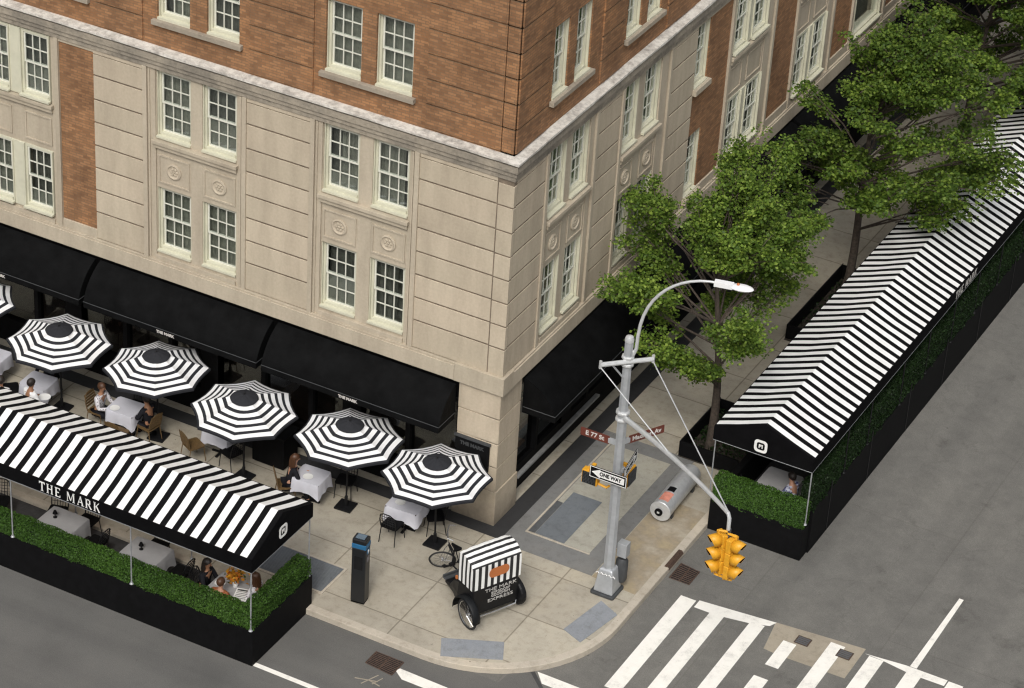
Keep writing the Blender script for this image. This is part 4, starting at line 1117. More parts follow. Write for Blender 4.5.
def person(x, y, z, rz, label, seated=True, skin=SKIN, hair=HAIRB, top=NAVY, legs=NAVY, longhair=False, hands=None, lean=.06, group='people dining and serving'):
    """faces local -y"""
    r = empty('person', (x, y, z), rz, label, 'person', group)
    hz = .52 if seated else .92
    V = {}
    V['pel'] = (0, 0, hz); V['bel'] = (0, -lean * .4, hz + .16); V['che'] = (0, -lean, hz + .36); V['nk'] = (0, -lean - .01, hz + .52); V['nk2'] = (0, -lean - .02, hz + .58)
    V['h1'] = (0, -lean - .045, hz + .655); V['h2'] = (0, -lean - .045, hz + .745); V['h3'] = (0, -lean - .035, hz + .80)
    for s, n_ in ((-1, 'L'), (1, 'R')):
        V['sh' + n_] = (s * .175, -lean, hz + .455)
        hp = hands[n_] if hands else (s * .12, -.42, hz + .24) if seated else (s * .24, -.04, hz - .05)
        if seated: V['el' + n_] = (s * .245, -lean - .10, hz + .20)
        else: V['el' + n_] = (s * .235, .0, hz + .19)
        if hands and n_ in hands: V['el' + n_] = (s * .26, -lean - .06, hz + .21)
        V['wr' + n_] = hp
        V['hip' + n_] = (s * .095, 0, hz - .03)
        if seated:
            V['kn' + n_] = (s * .12, -.43, hz - .02); V['an' + n_] = (s * .12, -.45, .09); V['to' + n_] = (s * .13, -.60, .035)
        else:
            V['kn' + n_] = (s * .10, -.02, .50); V['an' + n_] = (s * .10, .02, .09); V['to' + n_] = (s * .12, -.14, .035)
    E = [('pel', 'bel'), ('bel', 'che'), ('che', 'nk'), ('nk', 'nk2'), ('nk2', 'h1'), ('h1', 'h2'), ('h2', 'h3')]
    for n_ in 'LR': E += [('che', 'sh' + n_), ('sh' + n_, 'el' + n_), ('el' + n_, 'wr' + n_), ('pel', 'hip' + n_), ('hip' + n_, 'kn' + n_), ('kn' + n_, 'an' + n_), ('an' + n_, 'to' + n_)]
    rad = dict(pel=(.14, .105), bel=(.125, .095), che=(.15, .11), nk=.06, nk2=.05, h1=(.068, .08), h2=(.076, .095), h3=(.05, .065))
    for n_ in 'LR': rad.update({'sh' + n_: .06, 'el' + n_: .042, 'wr' + n_: .028, 'hip' + n_: .085, 'kn' + n_: .058, 'an' + n_: .04, 'to' + n_: .034})
    # hands: palm + five fingers on each wrist
    for s, n_ in ((-1, 'L'), (1, 'R')):
        w = Vector(V['wr' + n_]); e = Vector(V['el' + n_]); d = (w - e).normalized()
        side = d.cross(Vector((0, 0, 1)));
        if side.length < .2: side = Vector((0, -1, 0))
        side.normalize(); nrm = side.cross(d)
        pk = 'pa' + n_; V[pk] = tuple(w + d * .075); rad[pk] = (.036, .016); E.append(('wr' + n_, pk))
        for f in range(4):
            off = side * (f - 1.5) * .019; ln = (.062, .072, .068, .052)[f]
            a_ = V[pk]; k1 = pk + 'a%d' % f; k2 = pk + 'b%d' % f
            V[k1] = tuple(Vector(a_) + off + d * .03); V[k2] = tuple(Vector(a_) + off * 1.15 + d * (.03 + ln) - nrm * .012); rad[k1] = .0085; rad[k2] = .007; E += [(pk, k1), (k1, k2)]
        k1 = pk + 't1'; k2 = pk + 't2'; ts = side * (s if True else 1)
        V[k1] = tuple(w + d * .04 - ts * .036); V[k2] = tuple(w + d * .075 - ts * .055); rad[k1] = .011; rad[k2] = .008; E += [('wr' + n_, k1), (k1, k2)]
    keys = list(V); idx = {k_: i for i, k_ in enumerate(keys)}
    body = skin_mesh('body', [V[k_] for k_ in keys], [(idx[a], idx[c]) for a, c in E], [rad[k_] for k_ in keys], skin, r)
    # face on the head
    fc = Vector(V['h1']); fm = MB()
    fm.ball((0, fc.y - .088, fc.z + .012), .014, 8, 5, 0, (.8, 1.1, 1.3))
    for s in (-1, 1): fm.ball((s * .072, fc.y + .005, fc.z + .015), .02, 8, 5, 0, (.5, .8, 1.3))
    fm.build('face', skin, body, smooth=True)
    ey = MB()
    for s in (-1, 1): ey.ball((s * .028, fc.y - .078, fc.z + .035), .009, 8, 5)
    ey.box(-.022, .022, fc.y - .084, fc.y - .075, fc.z - .035, fc.z - .029); ey.build('eyes_and_mouth', HAIRD, body)
    # clothes: sub-skeleton with bigger radii
    def clothes(nm, ks, es, mat, grow=.013, tr=None):
        ks = list(ks); ii = {k_: i for i, k_ in enumerate(ks)}
        pos = {k_: V[k_] for k_ in ks}
        if tr: pos.update(tr)
        rr = []
        for k_ in ks:
            q_ = rad[k_]; rr.append(tuple(c + grow for c in q_) if isinstance(q_, tuple) else q_ + grow)
        return skin_mesh(nm, [pos[k_] for k_ in ks], [(ii[a], ii[c]) for a, c in es], rr, mat, r)
    def near(a, c, t): return tuple(Vector(V[a]).lerp(Vector(V[c]), t))
    ks = ['pel', 'bel', 'che', 'nk', 'shL', 'elL', 'wrL', 'shR', 'elR', 'wrR']
    clothes('shirt', ks, [('pel', 'bel'), ('bel', 'che'), ('che', 'nk'), ('che', 'shL'), ('shL', 'elL'), ('elL', 'wrL'), ('che', 'shR'), ('shR', 'elR'), ('elR', 'wrR')], top,
            tr={'nk': near('che', 'nk', .72), 'wrL': near('elL', 'wrL', .86), 'wrR': near('elR', 'wrR', .86)})
    ks = ['pel', 'hipL', 'knL', 'anL', 'hipR', 'knR', 'anR']
    clothes('trousers', ks, [('pel', 'hipL'), ('hipL', 'knL'), ('knL', 'anL'), ('pel', 'hipR'), ('hipR', 'knR'), ('knR', 'anR')], legs, .016)
    sh = MB()
    for n_ in 'LR': a, t_ = Vector(V['an' + n_]), Vector(V['to' + n_]); sh.tube([a + Vector((0, .045, -.035)), a + Vector((0, .0, -.03)), t_ + Vector((0, 0, .008)), t_ + Vector((0, -.06, 0))], [.042, .055, .048, .03], 8)
    sh.build('shoes', BLACK, r, smooth=True)
    # hair cap, jittered
    hb = MB(); n = 16; k_ = 9; hc = Vector((0, fc.y + .016, fc.z + .062)); rs_ = random.Random(int(abs(x * 91)))
    vs = []; fs = []
    for i in range(k_):
        ph = (PI * .62) * i / (k_ - 1)
        for j in range(n):
            a = 2 * PI * j / n; rr = .108 + rs_.uniform(-.004, .004)
            back = max(0, math.sin(a))
            front = max(0, -math.sin(a))
            ph2 = ph * (1 + .28 * back - .38 * front)
            vs.append((hc.x + .86 * rr * math.sin(ph2) * math.cos(a), hc.y + 1.08 * rr * math.sin(ph2) * math.sin(a), hc.z + rr * 1.02 * math.cos(ph2) + rs_.uniform(-.003, .003)))
    for i in range(k_ - 1):
        for j in range(n): fs.append((i * n + j, i * n + (j + 1) % n, (i + 1) * n + (j + 1) % n, (i + 1) * n + j))
    hb.add(vs, fs)
    if longhair:
        for j in range(9):
            a = PI * (.08 + .84 * j / 8); rx, ry = .098 * math.cos(a), .10 * math.sin(a)
            hb.tube([(rx, hc.y + ry * .9, hc.z + .02), (rx * 1.08, hc.y + ry * 1.15, hc.z - .12), (rx * 1.05, hc.y + ry * 1.25 + .01, hc.z - .27 + .02 * (j % 3))], [.03, .036, .018], 6)
    hb.build('hair', hair, r, smooth=True)
    return r
mf, nt, bb = newmat('patterned_cloth'); vo = N(nt, 'ShaderNodeTexVoronoi'); vo.inputs['Scale'].default_value = 22; L(nt, opos(nt), vo.inputs['Vector'])
k = ramp(nt, vo.outputs['Distance'], [(.25, (.10, .09, .12)), (.4, (.66, .64, .66))]); L(nt, k, bb.inputs['Base Color']); FLORAL = mf
mf, nt, bb = newmat('blue_striped_cloth'); vo = N(nt, 'ShaderNodeTexNoise'); vo.inputs['Scale'].default_value = 16; L(nt, opos(nt), vo.inputs['Vector'])
k = ramp(nt, vo.outputs[0], [(.42, (.08, .09, .20)), (.52, (.58, .60, .72))]); L(nt, k, bb.inputs['Base Color']); PALEBLUE = mf
w1 = person(-11.15, -3.05, 0, PI * .9, 'waiter standing behind the shed roof in white jacket with black bow tie', False, SKIN2, HAIRD, SHIRTW, NAVY, hands={'L': (-.22, -.30, 1.02), 'R': (.15, -.36, 1.08)})
b = MB(); b.box(-.05, .05, -.135, -.115, 1.40, 1.43); b.build('bow_tie', BLACK, w1)
a_ = Vector((-11.15, -3.05, 0)) + RZ(PI * .9).to_3x3() @ Vector((-.03, -.44, 1.07)); b = MB(); b.lathe([(.09, 0), (.15, .016), (.155, .02), (.09, .01)], 18)
tag(b.build('serving_plate', WHITE, None, smooth=True, loc=a_), 'white serving plate held by the waiter with the bow tie', 'plate')
person(-11.75, -3.35, 0, PI * 1.15, 'second waiter in white jacket at the picture edge, partly behind the shed roof', False, SKIN2, HAIRD, SHIRTW, NAVY)
person(-10.12, -1.62, -.06, PI * .5, 'diner in patterned blouse seated left of the table under the fourth umbrella', True, SKIN2, HAIRB, FLORAL, NAVY)
person(-4.62, -1.74, -.05, PI * .72, 'woman in black with long brown hair bent over her plate', True, SKIN, HAIRB, NAVY, NAVY, True, lean=.14)
person(-8.74, -1.48, -.06, -PI * .55, 'diner in dark clothes in the golden chair behind the fourth umbrella pole', True, SKIN2, HAIRD, NAVY, NAVY)
put_chair(-12.0, -1.1, 0, 'black', 'black bistro chair on the shopfront side of the waiters table', CG)
person(-12.0, -1.08, -.06, 0, 'diner in dark clothes on the shopfront side, behind the waiters', True, SKIN, HAIRB, NAVY, NAVY)
put_chair(-6.45, -1.35, -PI * .6, 'black', 'black bistro chair next to the third umbrella pole', CG)
put_chair(-9.5, -.95, 0, 'black', 'black bistro chair on the shopfront side of the golden chair table', CG)
person(-4.08, -6.10, -.11, PI * .5, 'guest with long dark hair seated left of the flowers in the shed', True, SKIN2, HAIRD, NAVY, NAVY, True)
person(-2.74, -5.95, -.11, -PI * .5, 'guest with long brown hair by the gable hedge inside the shed', True, SKIN, HAIRB, FLORAL, NAVY, True)
person(-3.35, -6.62, -.11, PI, 'guest in orange brown top at the street side of the flower table', True, SKIN, HAIRB, plain('rust_cloth', (.28, .09, .03)), NAVY)
put_chair(-3.35, -6.62, PI, 'black', 'black lattice bistro chair under the guest in orange brown', SCG, z=-.06)
person(5.83, 4.16, -.08, -PI * .6, 'guest in pale blue patterned shirt seated in the right shed', True, SKIN, HAIRD, PALEBLUE, NAVY)

# ---------------------------------------------------------------- parking meter
pm = empty('parking_meter', (-1.16, -4.17, 0), math.radians(8), 'tall dark parking pay station with blue band standing near the kerb', 'parking meter')
MB().box(-.17, .17, -.14, .14, .04, 1.52).build('cabinet', NAVYG, pm, bevel=.02)
MB().box(-.16, .16, -.13, .13, 0, .04).build('base', BLACK, pm)
MB().box(-.175, .175, -.145, .145, 1.52, 1.64).build('band', BLUE, pm, bevel=.012)
MB().box(-.17, .17, -.14, .14, 1.64, 1.76).build('head', NAVYG, pm, bevel=.02)
b = MB(); b.box(-.11, .11, -.09, .09, 1.762, 1.785); b.build('solar_panel', plain('solar_cell', (.10, .14, .18), .2), pm, bevel=.006)
b = MB(); b.box(.170, .178, -.06, .06, 1.15, 1.28); b.build('screen', plain('meter_screen', (.16, .15, .17), .2), pm)
b = MB(); b.lathe([(.075, 0), (.075, .006)], 20, 0, T(.172, 0, 1.42) @ RY(PI / 2)); pb = b.build('parking_badge', BLUE, pm)
text_obj('letter', 'P', .12, T(.180, 0, 1.42) @ RZ(PI / 2) @ RX(PI / 2), WHITE, pb)
b = MB(); b.box(-.1, .1, -.147, -.14, .95, 1.3); b.build('front_panel', BLACKM, pm)

# ---------------------------------------------------------------- street light
PX, PY = 3.43, -.80
sl = empty('street_light', (PX, PY, 0), 0, 'grey octagonal street light pole with curved lamp arm and long signal mast arm', 'street light')
b = MB(); b.prism(rrect(.30, .30, .06), 0, .07); b.build('base_skirt', DKGREY, sl, bevel=.012)
b = MB(); b.lathe([(.345, .07), (.30, .35), (.26, .60), (.24, .66), (.20, .70)], 4, 0, None, 0, 0, PI / 4); b.build('base', GREYSTEEL, sl, bevel=.03)
b = MB(); b.lathe([(.135, .68), (.115, 4.7), (.10, 6.78)], 8); b.build('shaft', GREYSTEEL, sl)
b = MB(); b.lathe([(.105, 6.78), (.108, 6.84), (.085, 6.90), (.03, 6.93)], 10); b.build('cap', LSTEEL, sl, smooth=True)
b = MB()
for z0, r0_ in ((4.72, .15), (4.90, .15), (6.16, .135), (6.34, .13)): MB().lathe([(r0_, z0), (r0_ + .013, z0 + .02), (r0_ + .013, z0 + .06), (r0_, z0 + .08)], 10).build('collar', LSTEEL, sl)
XB0 = Vector((2.76 - PX, -1.12 - PY, 6.26)); XB1 = Vector((3.62 - PX, -.27 - PY, 6.26)); ctr = (XB0 + XB1) / 2
XB0 -= ctr - Vector((.13, -.1, 6.26)); XB1 -= ctr - Vector((.13, -.1, 6.26)); 
XB0 += Vector((-.10, -.0, .05)); XB1 += Vector((-.10, 0, .05))
b = MB(); b.tube([XB0, XB1], .055, 8); b.tube([XB0 + Vector((0, 0, -.09)), XB0 + Vector((0, 0, .1))], .035, 6); b.tube([XB1 + Vector((0, 0, -.09)), XB1 + Vector((0, 0, .1))], .035, 6)
b.build('crossbar', LSTEEL, sl)
AE = Vector((7.28 - PX, -3.66 - PY, 5.30))
arm = []
for i in range(15):
    t = i / 14; arm.append((AE.x * t, AE.y * t, 4.81 + (5.42 - 4.81) * (1 - (1 - t) ** 1.7)))
arm += [(AE.x * 1.012, AE.y * 1.012, 5.34), (AE.x * 1.014, AE.y * 1.014, 5.05)]
b = MB(); b.tube(arm, [.065 - .024 * i / 16 for i in range(17)], 8); b.build('mast_arm', LSTEEL, sl, smooth=True)
b = MB(); mid = Vector(arm[6]); end = Vector(arm[14])
b.tube([XB0 + Vector((0, 0, -.06)), mid + Vector((0, 0, .05))], .014, 5); b.build('guy_rod', LSTEEL, sl)
b = MB(); b.tube([XB1 + Vector((0, 0, -.06)), end + Vector((0, 0, .03))], .014, 5); b.build('guy_rod', LSTEEL, sl)
b = MB(); b.tube([XB0.lerp(XB1, .22) + Vector((0, 0, -.03)), (0.0, .0, 5.75)], .022, 5); b.build('brace', GREYSTEEL, sl)
LE = Vector((5.18 - PX, -.35 - PY, 8.55))
lp = [(.10, .03, 6.45), (.16, .04, 6.62), (.17, .05, 6.95)]
for i in range(1, 13):
    t = i / 12; a = t * PI / 2
    lp.append((.17 + (LE.x - .17) * (1 - math.cos(a)) ** 1.0 * 1.0, .05 + (LE.y - .05) * t, 6.95 + (8.62 - 6.95) * math.sin(a) ** .9))
b = MB(); b.tube(lp, [.042 - .014 * i / 14 for i in range(15)], 8); b.tube([(.0, .0, 6.52), (.15, .04, 6.55)], .035, 6); b.build('lamp_arm', LSTEEL, sl, smooth=True)
lum = MB(); Ml = T(LE.x - .05, LE.y, 8.60) @ RZ(math.atan2(LE.y - .05, LE.x)) 
def ell(cx, cz, rx, ry, rz_): return Ml @ T(cx, 0, cz) @ Matrix.Diagonal((rx, ry, rz_, 1))
lum.box(-.05, .36, -.075, .075, -.05, .06, 0, Ml)
prof = [(max(1e-4, math.sin(PI * i / 8)), -math.cos(PI * i / 8)) for i in range(9)]
lum.lathe(prof, 16, 0, ell(.54, .0, .27, .14, .065))
lo = lum.build('luminaire', plain('luminaire_white', (.78, .78, .78), .4, var=.05), sl, smooth=True, bevel=0)
b = MB(); b.lathe([(.035, .05), (.035, .085), (.02, .10)], 8, 0, Ml, .46, 0); b.build('photocell', ORANGE, lo)
b = MB(); b.box(.10, .34, .12, .34, .95, 1.32); b.build('control_box', GREYSTEEL, sl, bevel=.012)
b = MB(); b.lathe([(.12, .22), (.145, .3), (.145, .78), (.10, .86)], 12, 0, None, .20, .26); b.build('litter_sack', DKGREY, sl, smooth=True)
b = MB()
for i in range(5): a = i * 1.3; b.tube([(-.2 + .1 * i, -.245 + .01 * (i % 2), .60), (-.16 + .1 * i, -.242, .64), (-.12 + .1 * i, -.245, .60)], .012, 4)
b.build('flyer_scraps', WHITE, sl)

# signs on the pole
def sign_plate(w, h, t=.012): return MB().prism(rrect(w / 2, h / 2, .02, 3), -t / 2, t / 2, 'z')
e = empty('street_sign', (PX - .60, PY - .06, 4.12), 0, 'maroon street name sign reading E 77 St left of the pole', 'street sign', 'street name signs')
MM = RX(PI / 2)
sign_plate(.72, .21).build('plate', SIGRED, e).matrix_local = MM
text_obj('lettering', 'E 77 St', .16, T(.0, -.011, 0) @ RX(PI / 2), GREYW, e, width=.46, bold=.003)
MB().box(.34, .52, -.03, .03, -.06, .06).build('bracket', GREYSTEEL, e)
e = empty('street_sign', (PX + .37, PY + .56, 4.16), 0, 'maroon street name sign reading Madison Av behind the mast arm', 'street sign', 'street name signs')
o = sign_plate(.96, .21).build('plate', SIGRED, e); MQ = RZ(math.radians(61)); o.matrix_local = MQ @ RX(PI / 2)
text_obj('lettering', 'Madison Av', .155, MQ @ T(0, -.011, 0) @ RX(PI / 2), GREYW, e, width=.78, bold=.003)
MB().box(-.62, -.46, -.03, .03, -.06, .06, 0, MQ).build('bracket', GREYSTEEL, e)
def oneway(e, M, arrow_left):
    s = 1 if arrow_left else -1
    sign_plate(.93, .31).build('plate', BLACK, e).matrix_local = M
    b = MB()
    z0 = .0065
    for p_ in ([(-.455, -.145), (.455, -.145), (.455, -.13), (-.455, -.13)], [(-.455, .13), (.455, .13), (.455, .145), (-.455, .145)], [(-.455, -.13), (-.44, -.13), (-.44, .13), (-.455, .13)], [(.44, -.13), (.455, -.13), (.455, .13), (.44, .13)]):
        b.prism(p_, z0, z0 + .003, 'z', 0, M)
    arrow = [(-.41 * s, 0), (-.20 * s, -.115), (-.20 * s, -.085), (.40 * s, -.085), (.40 * s, .085), (-.20 * s, .085), (-.20 * s, .115)]
    if not arrow_left: arrow = arrow[::-1]
    b.prism(arrow, z0, z0 + .004, 'z', 0, M)
    b.build('arrow', WHITE, e)
    text_obj('lettering', 'ONE WAY', .14, M @ T(.06 * s, 0, z0 + .006), BLACK, e, .002, width=.55)
e = empty('one_way_sign', (PX - .12, PY - .22, 3.27), 0, 'one way sign with arrow pointing left, on the street side of the pole', 'road sign', 'one way signs')
oneway(e, RX(PI / 2), True); MB().box(.06, .18, .008, .14, -.05, .05).build('bracket', GREYSTEEL, e)
e = empty('one_way_sign', (PX + .17, PY + .28, 3.42), 0, 'one way sign seen at a slant, arrow pointing up the avenue', 'road sign', 'one way signs')
oneway(e, RZ(math.radians(98)) @ RX(PI / 2), False); MB().box(-.12, -.008, -.33, -.23, -.05, .05).build('bracket', GREYSTEEL, e)
# pedestrian signals
def ped(e, M, knob=True):
    MB().box(-.22, .22, 0, .20, -.20, .20, 0, M).build('housing', YEL, e, bevel=.012)
    b = MB(); b.box(-.19, .19, -.012, .0, -.17, .17, 0, M); b.build('lens', BLACK, e)
    b = MB()
    for i in range(9): b.box(-.19, .19, -.03, -.012, -.17 + i * .042, -.163 + i * .042, 0, M)
    for i in range(9): b.box(-.19 + i * .046, -.184 + i * .046, -.028, -.014, -.17, .17, 0, M)
    b.build('grille', DKGREY, e)
    b = MB(); b.box(-.10, .10, .06, .16, .20, .25, 0, M); b.box(-.05, .05, .1, .3, .25, .29, 0, M); b.tube([M @ Vector((.22, .1, -.15)), M @ Vector((.45, .12, -.2)), M @ Vector((.52, .14, -.13))], .03, 6); b.build('bracket', YEL, e)
e = empty('pedestrian_signal', (PX - .66, PY - .05, 2.93), 0, 'yellow pedestrian signal with black grille left of the pole', 'pedestrian signal', 'pedestrian signals on the pole'); ped(e, Matrix.Scale(.88, 4))
e = empty('pedestrian_signal', (PX + .12, PY + .52, 2.93), 0, 'yellow pedestrian signal mostly hidden behind the pole and slanted sign', 'pedestrian signal', 'pedestrian signals on the pole'); ped(e, RZ(PI / 2) @ Matrix.Scale(-1, 4, (1, 0, 0)))
# traffic signals
sx, sy, sz = PX + AE.x * 1.014, PY + AE.y * 1.014, 5.0
def signal(e, M):
    b = MB()
    for i in range(3): b.box(-.15, .15, .02, .15, -.50 + i * .335, -.17 + i * .335, 0, M)
    b.build('housing', YEL, e, bevel=.02)
    for i in range(3):
        zc = -.335 + i * .335
        v = MB(); K = 16; vs = []; fs = []
        for j in range(K + 1):
            a = math.radians(-50 + 280 * j / K)
            for (y, rr) in ((.02, .142), (-.17 - .06 * math.sin(a), .125)): vs.append((rr * math.cos(a), y, zc + rr * math.sin(a)))
        for j in range(K): fs.append((2 * j, 2 * j + 1, 2 * j + 3, 2 * j + 2))
        v.add(vs, fs, 0, M); vo = v.build('visor', [YEL, BLACK], e, smooth=True); md = vo.modifiers.new('Solidify', 'SOLIDIFY'); md.thickness = -.012; md.offset = -1; md.material_offset = 1
        c = MB(); c.lathe([(.14, 0), (.10, .025), (.02, .04)], 14, 0, M @ T(0, .02, zc) @ RX(PI / 2)); c.build('lens', [plain('lens_green', (.01, .03, .025), .15), plain('lens_amber', (.04, .025, .008), .15), plain('lens_red', (.04, .006, .006), .15)][i], e, smooth=True)
ts1 = empty('traffic_signal', (sx - .19, sy - .02, sz - .60), 0, 'left yellow traffic signal at the mast arm end, visors pointing down the avenue', 'traffic signal', 'yellow traffic signals'); signal(ts1, RZ(math.radians(-38)))
ts2 = empty('traffic_signal', (sx + .19, sy + .02, sz - .64), 0, 'right yellow traffic signal at the mast arm end, visors pointing across the crosswalk', 'traffic signal', 'yellow traffic signals'); signal(ts2, RZ(math.radians(80)))
for e in (ts1, ts2):
    s = 1 if e is ts1 else -1
    b = MB(); yy = .11 if e is ts1 else -.04
    b.tube([(0, 0, .50), (0, 0, .57), (.19 * s, .02 * s, .60)], .03, 6); b.tube([(0, 0, -.48), (0, 0, -.55), (.19 * s, .02 * s, -.57)], .028, 6); b.build('bracket', YEL, e)
b = MB(); b.box(-.075, .075, -.012, .012, -.5, .46); b.tube([(0, 0, .5), (0, 0, .66)], .04, 6); o = b.build('hanger', DKGREY, sl); o.location = (sx - PX + .02, sy - PY + .03, sz - .60); o.rotation_euler = (0, 0, .46)

# ---------------------------------------------------------------- steel canister lying on the pavement
cn = empty('steel_canister', (3.24, 3.28, .34), math.radians(2), 'brushed steel cylinder with salmon sticker lying beside the granite paving', 'canister')
b = MB(); b.lathe([(.02, -1.06), (.235, -1.05), (.255, -1.03), (.255, .78), (.24, .82), (.02, .83)], 28, 0, RX(-PI / 2)); b.build('drum', plain('brushed_steel', (.62, .63, .64), .38, .45, var=.12, scale=12), cn, smooth=True)
b = MB(); b.lathe([(.257, -1.055), (.266, -1.045), (.266, -1.02), (.257, -1.01)], 28, 0, RX(-PI / 2)); b.build('rim', LSTEEL, cn, smooth=True)
b = MB(); b.lathe([(.02, 0), (.10, .0), (.10, .03), (.02, .031)], 18, 0, T(-.03, -1.06, -.02) @ RX(PI / 2)); o = b.build('port', BLACK, cn, smooth=True)
MB().box(-.06, .0, -1.10, -1.092, -.045, .005).build('valve', LSTEEL, o)
def patch(a0, a1, y0, y1, mat, nm):
    b = MB(); K = 6; vs = []; fs = []
    for j in range(K + 1):
        a = math.radians(a0 + (a1 - a0) * j / K)
        for y in (y0, y1): vs.append((.2575 * math.cos(a), y, .2575 * math.sin(a)))
    for j in range(K): fs.append((2 * j, 2 * j + 1, 2 * j + 3, 2 * j + 2))
    b.add(vs, fs); b.build(nm, mat, cn)
patch(62, 118, -.92, -.55, SALMON, 'sticker'); patch(70, 112, -.50, -.30, BLACK, 'warning_label')
b = MB()
for y in (-.7, .55): b.box(-.2, .2, y - .05, y + .05, -.34, -.16)
b.build('cradle', DKGREY, cn)

# ---------------------------------------------------------------- pedicab (local x forward, y left)
PH = math.radians(153)
pc = empty('pedicab', (1.72 + .55 * math.cos(PH), -3.07 + .55 * math.sin(PH), 0), PH, 'black pedicab with striped canopy and orange oval badge parked on the corner pavement', 'pedicab')
def wheel(name, r, M, parent, spokes=18, rt=.026):
    b = MB(); b.tube([M @ Vector((r * math.cos(a), 0, r * math.sin(a))) for a in [2 * PI * i / 32 for i in range(32)]], rt, 7, closed=True)
    o = b.build(name, TYRE, parent, smooth=True)
    b = MB(); b.tube([M @ Vector(((r - .032) * math.cos(a), 0, (r - .032) * math.sin(a))) for a in [2 * PI * i / 32 for i in range(32)]], .012, 5, closed=True); b.build('rim', CHROME, o, smooth=True)
    b = MB()
    for i in range(spokes):
        a = 2 * PI * i / spokes; s = .03 if i % 2 else -.03
        b.tube([M @ Vector((.025 * math.cos(a + .5), s, .025 * math.sin(a + .5))), M @ Vector(((r - .035) * math.cos(a), 0, (r - .035) * math.sin(a)))], .0035, 3)
    b.tube([M @ Vector((0, -.05, 0)), M @ Vector((0, .05, 0))], .028, 8); b.build('spokes', CHROME, o)
    return o
WR = .35
wheel('wheel', WR, T(-.55, .74, WR + .02), pc); wheel('wheel', .33, T(-.30, -.70, .35), pc)
# tub
def sec(x, z0, z1, w, rnd=.1): return [(x, -w, z0), (x, w, z0), (x, w + .02, (z0 + z1) / 2), (x, w - .01, z1), (x, -w + .01, z1), (x, -w - .02, (z0 + z1) / 2)]
b = MB(); S = [sec(-.56, .26, .97, .60), sec(-.48, .20, 1.01, .64), sec(0, .26, .88, .64), sec(.3, .33, .72, .56), sec(.52, .30, .45, .50), sec(.80, .28, .34, .44)]
vs = [p_ for s in S for p_ in s]; fs = []
for i in range(len(S) - 1):
    for j in range(6): fs.append((i * 6 + j, i * 6 + (j + 1) % 6, (i + 1) * 6 + (j + 1) % 6, (i + 1) * 6 + j))
fs += [tuple(range(6)), tuple(30 + j for j in range(6))]
b.add(vs, fs); tub = b.build('tub', plain('black_gloss', (.008, .008, .009), .45, var=.2, spec=.2), pc, bevel=.02)
for s in (1,):
    b = MB(); K = 12; vs = []; fs = []
    for j in range(K + 1):
        a = math.radians(-8 + 196 * j / K); rr = .43
        for (y, r2) in ((.63, rr - .02), (.67, rr), (.80, rr), (.84, rr - .03)): vs.append((-.55 + .06 + r2 * math.cos(a) * 1.02, s * y, WR + .02 + r2 * math.sin(a)))
    for j in range(K):
        for k_ in range(3): fs.append((j * 4 + k_, j * 4 + k_ + 1, j * 4 + 5 + k_, j * 4 + 4 + k_))
    b.add(vs, fs); o = b.build('fender', plain('fender_black', (.008, .009, .010), .5, spec=.2), pc, smooth=True); md = o.modifiers.new('S', 'SOLIDIFY'); md.thickness = .012
b = MB(); b.prism([(-.30 + .40 * math.cos(a) * 1.05, .37 + .36 * math.sin(a)) for a in [math.radians(-50 + 280 * i / 16) for i in range(17)]], -.62, -.78, 'y'); b.build('wheel_fairing', plain('fairing_black', (.008, .008, .009), .45, spec=.2), pc, bevel=.05)
b = MB(); b.box(.5, .98, -.40, .40, .27, .30); b.box(.94, .98, -.40, .40, .30, .36); b.build('footboard', DKGREY, pc, bevel=.008)
b = MB(); b.box(-.20, .22, -.46, .46, .60, .72); b.box(-.34, -.22, -.46, .46, .72, 1.12); b.build('bench_seat', BLACK, pc, bevel=.03)
# canopy : back panel with vertical stripes + arched roof with stripes running front to back
m, nt, bb = newmat('pedicab_stripes'); p = opos(nt); s_ = N(nt, 'ShaderNodeSeparateXYZ'); L(nt, p, s_.inputs[0])
qn = math_(nt, 'FRACT', math_(nt, 'DIVIDE', math_(nt, 'ADD', s_.outputs[1], 10.04), .17)); w_ = math_(nt, 'LESS_THAN', qn, .5)
L(nt, mixc(nt, w_, (.014, .014, .015), (.80, .80, .78)), bb.inputs['Base Color']); bb.inputs['Roughness'].default_value = .7
bump(nt, bb, noise(nt, 4, 3, .5, p), .4, .04); PCS = m
HW = .655
HOOD = [(-.56, .95), (-.56, 1.25), (-.555, 1.55), (-.52, 1.63), (-.44, 1.71), (-.34, 1.765), (-.22, 1.79), (-.10, 1.785), (.0, 1.75)]
b = MB(); NY = 14; vs = []; fs = []; ms = []
for i, (x, z_) in enumerate(HOOD):
    for j in range(NY + 1):
        f = -1 + 2 * j / NY
        sag = (.05 * abs(f) ** 3 + .014 * math.sin(j * 2.1 + i)) if i > 2 else 0
        vs.append((x, HW * f, z_ - sag))
for i in range(len(HOOD) - 1):
    for j in range(NY): fs.append((i * (NY + 1) + j, i * (NY + 1) + j + 1, (i + 1) * (NY + 1) + j + 1, (i + 1) * (NY + 1) + j)); ms.append(0 if i < 2 else 1)
b.v = vs; b.f = fs; b.m = ms
m3, nt, bb = newmat('pedicab_roof_stripes'); p = opos(nt); s_ = N(nt, 'ShaderNodeSeparateXYZ'); L(nt, p, s_.inputs[0])
qn = math_(nt, 'FRACT', math_(nt, 'DIVIDE', math_(nt, 'ADD', math_(nt, 'ADD', s_.outputs[0], math_(nt, 'MULTIPLY', s_.outputs[2], .8)), 12.03), .185)); w_ = math_(nt, 'LESS_THAN', qn, .55)
L(nt, mixc(nt, w_, (.014, .014, .015), (.80, .80, .78)), bb.inputs['Base Color']); bb.inputs['Roughness'].default_value = .7
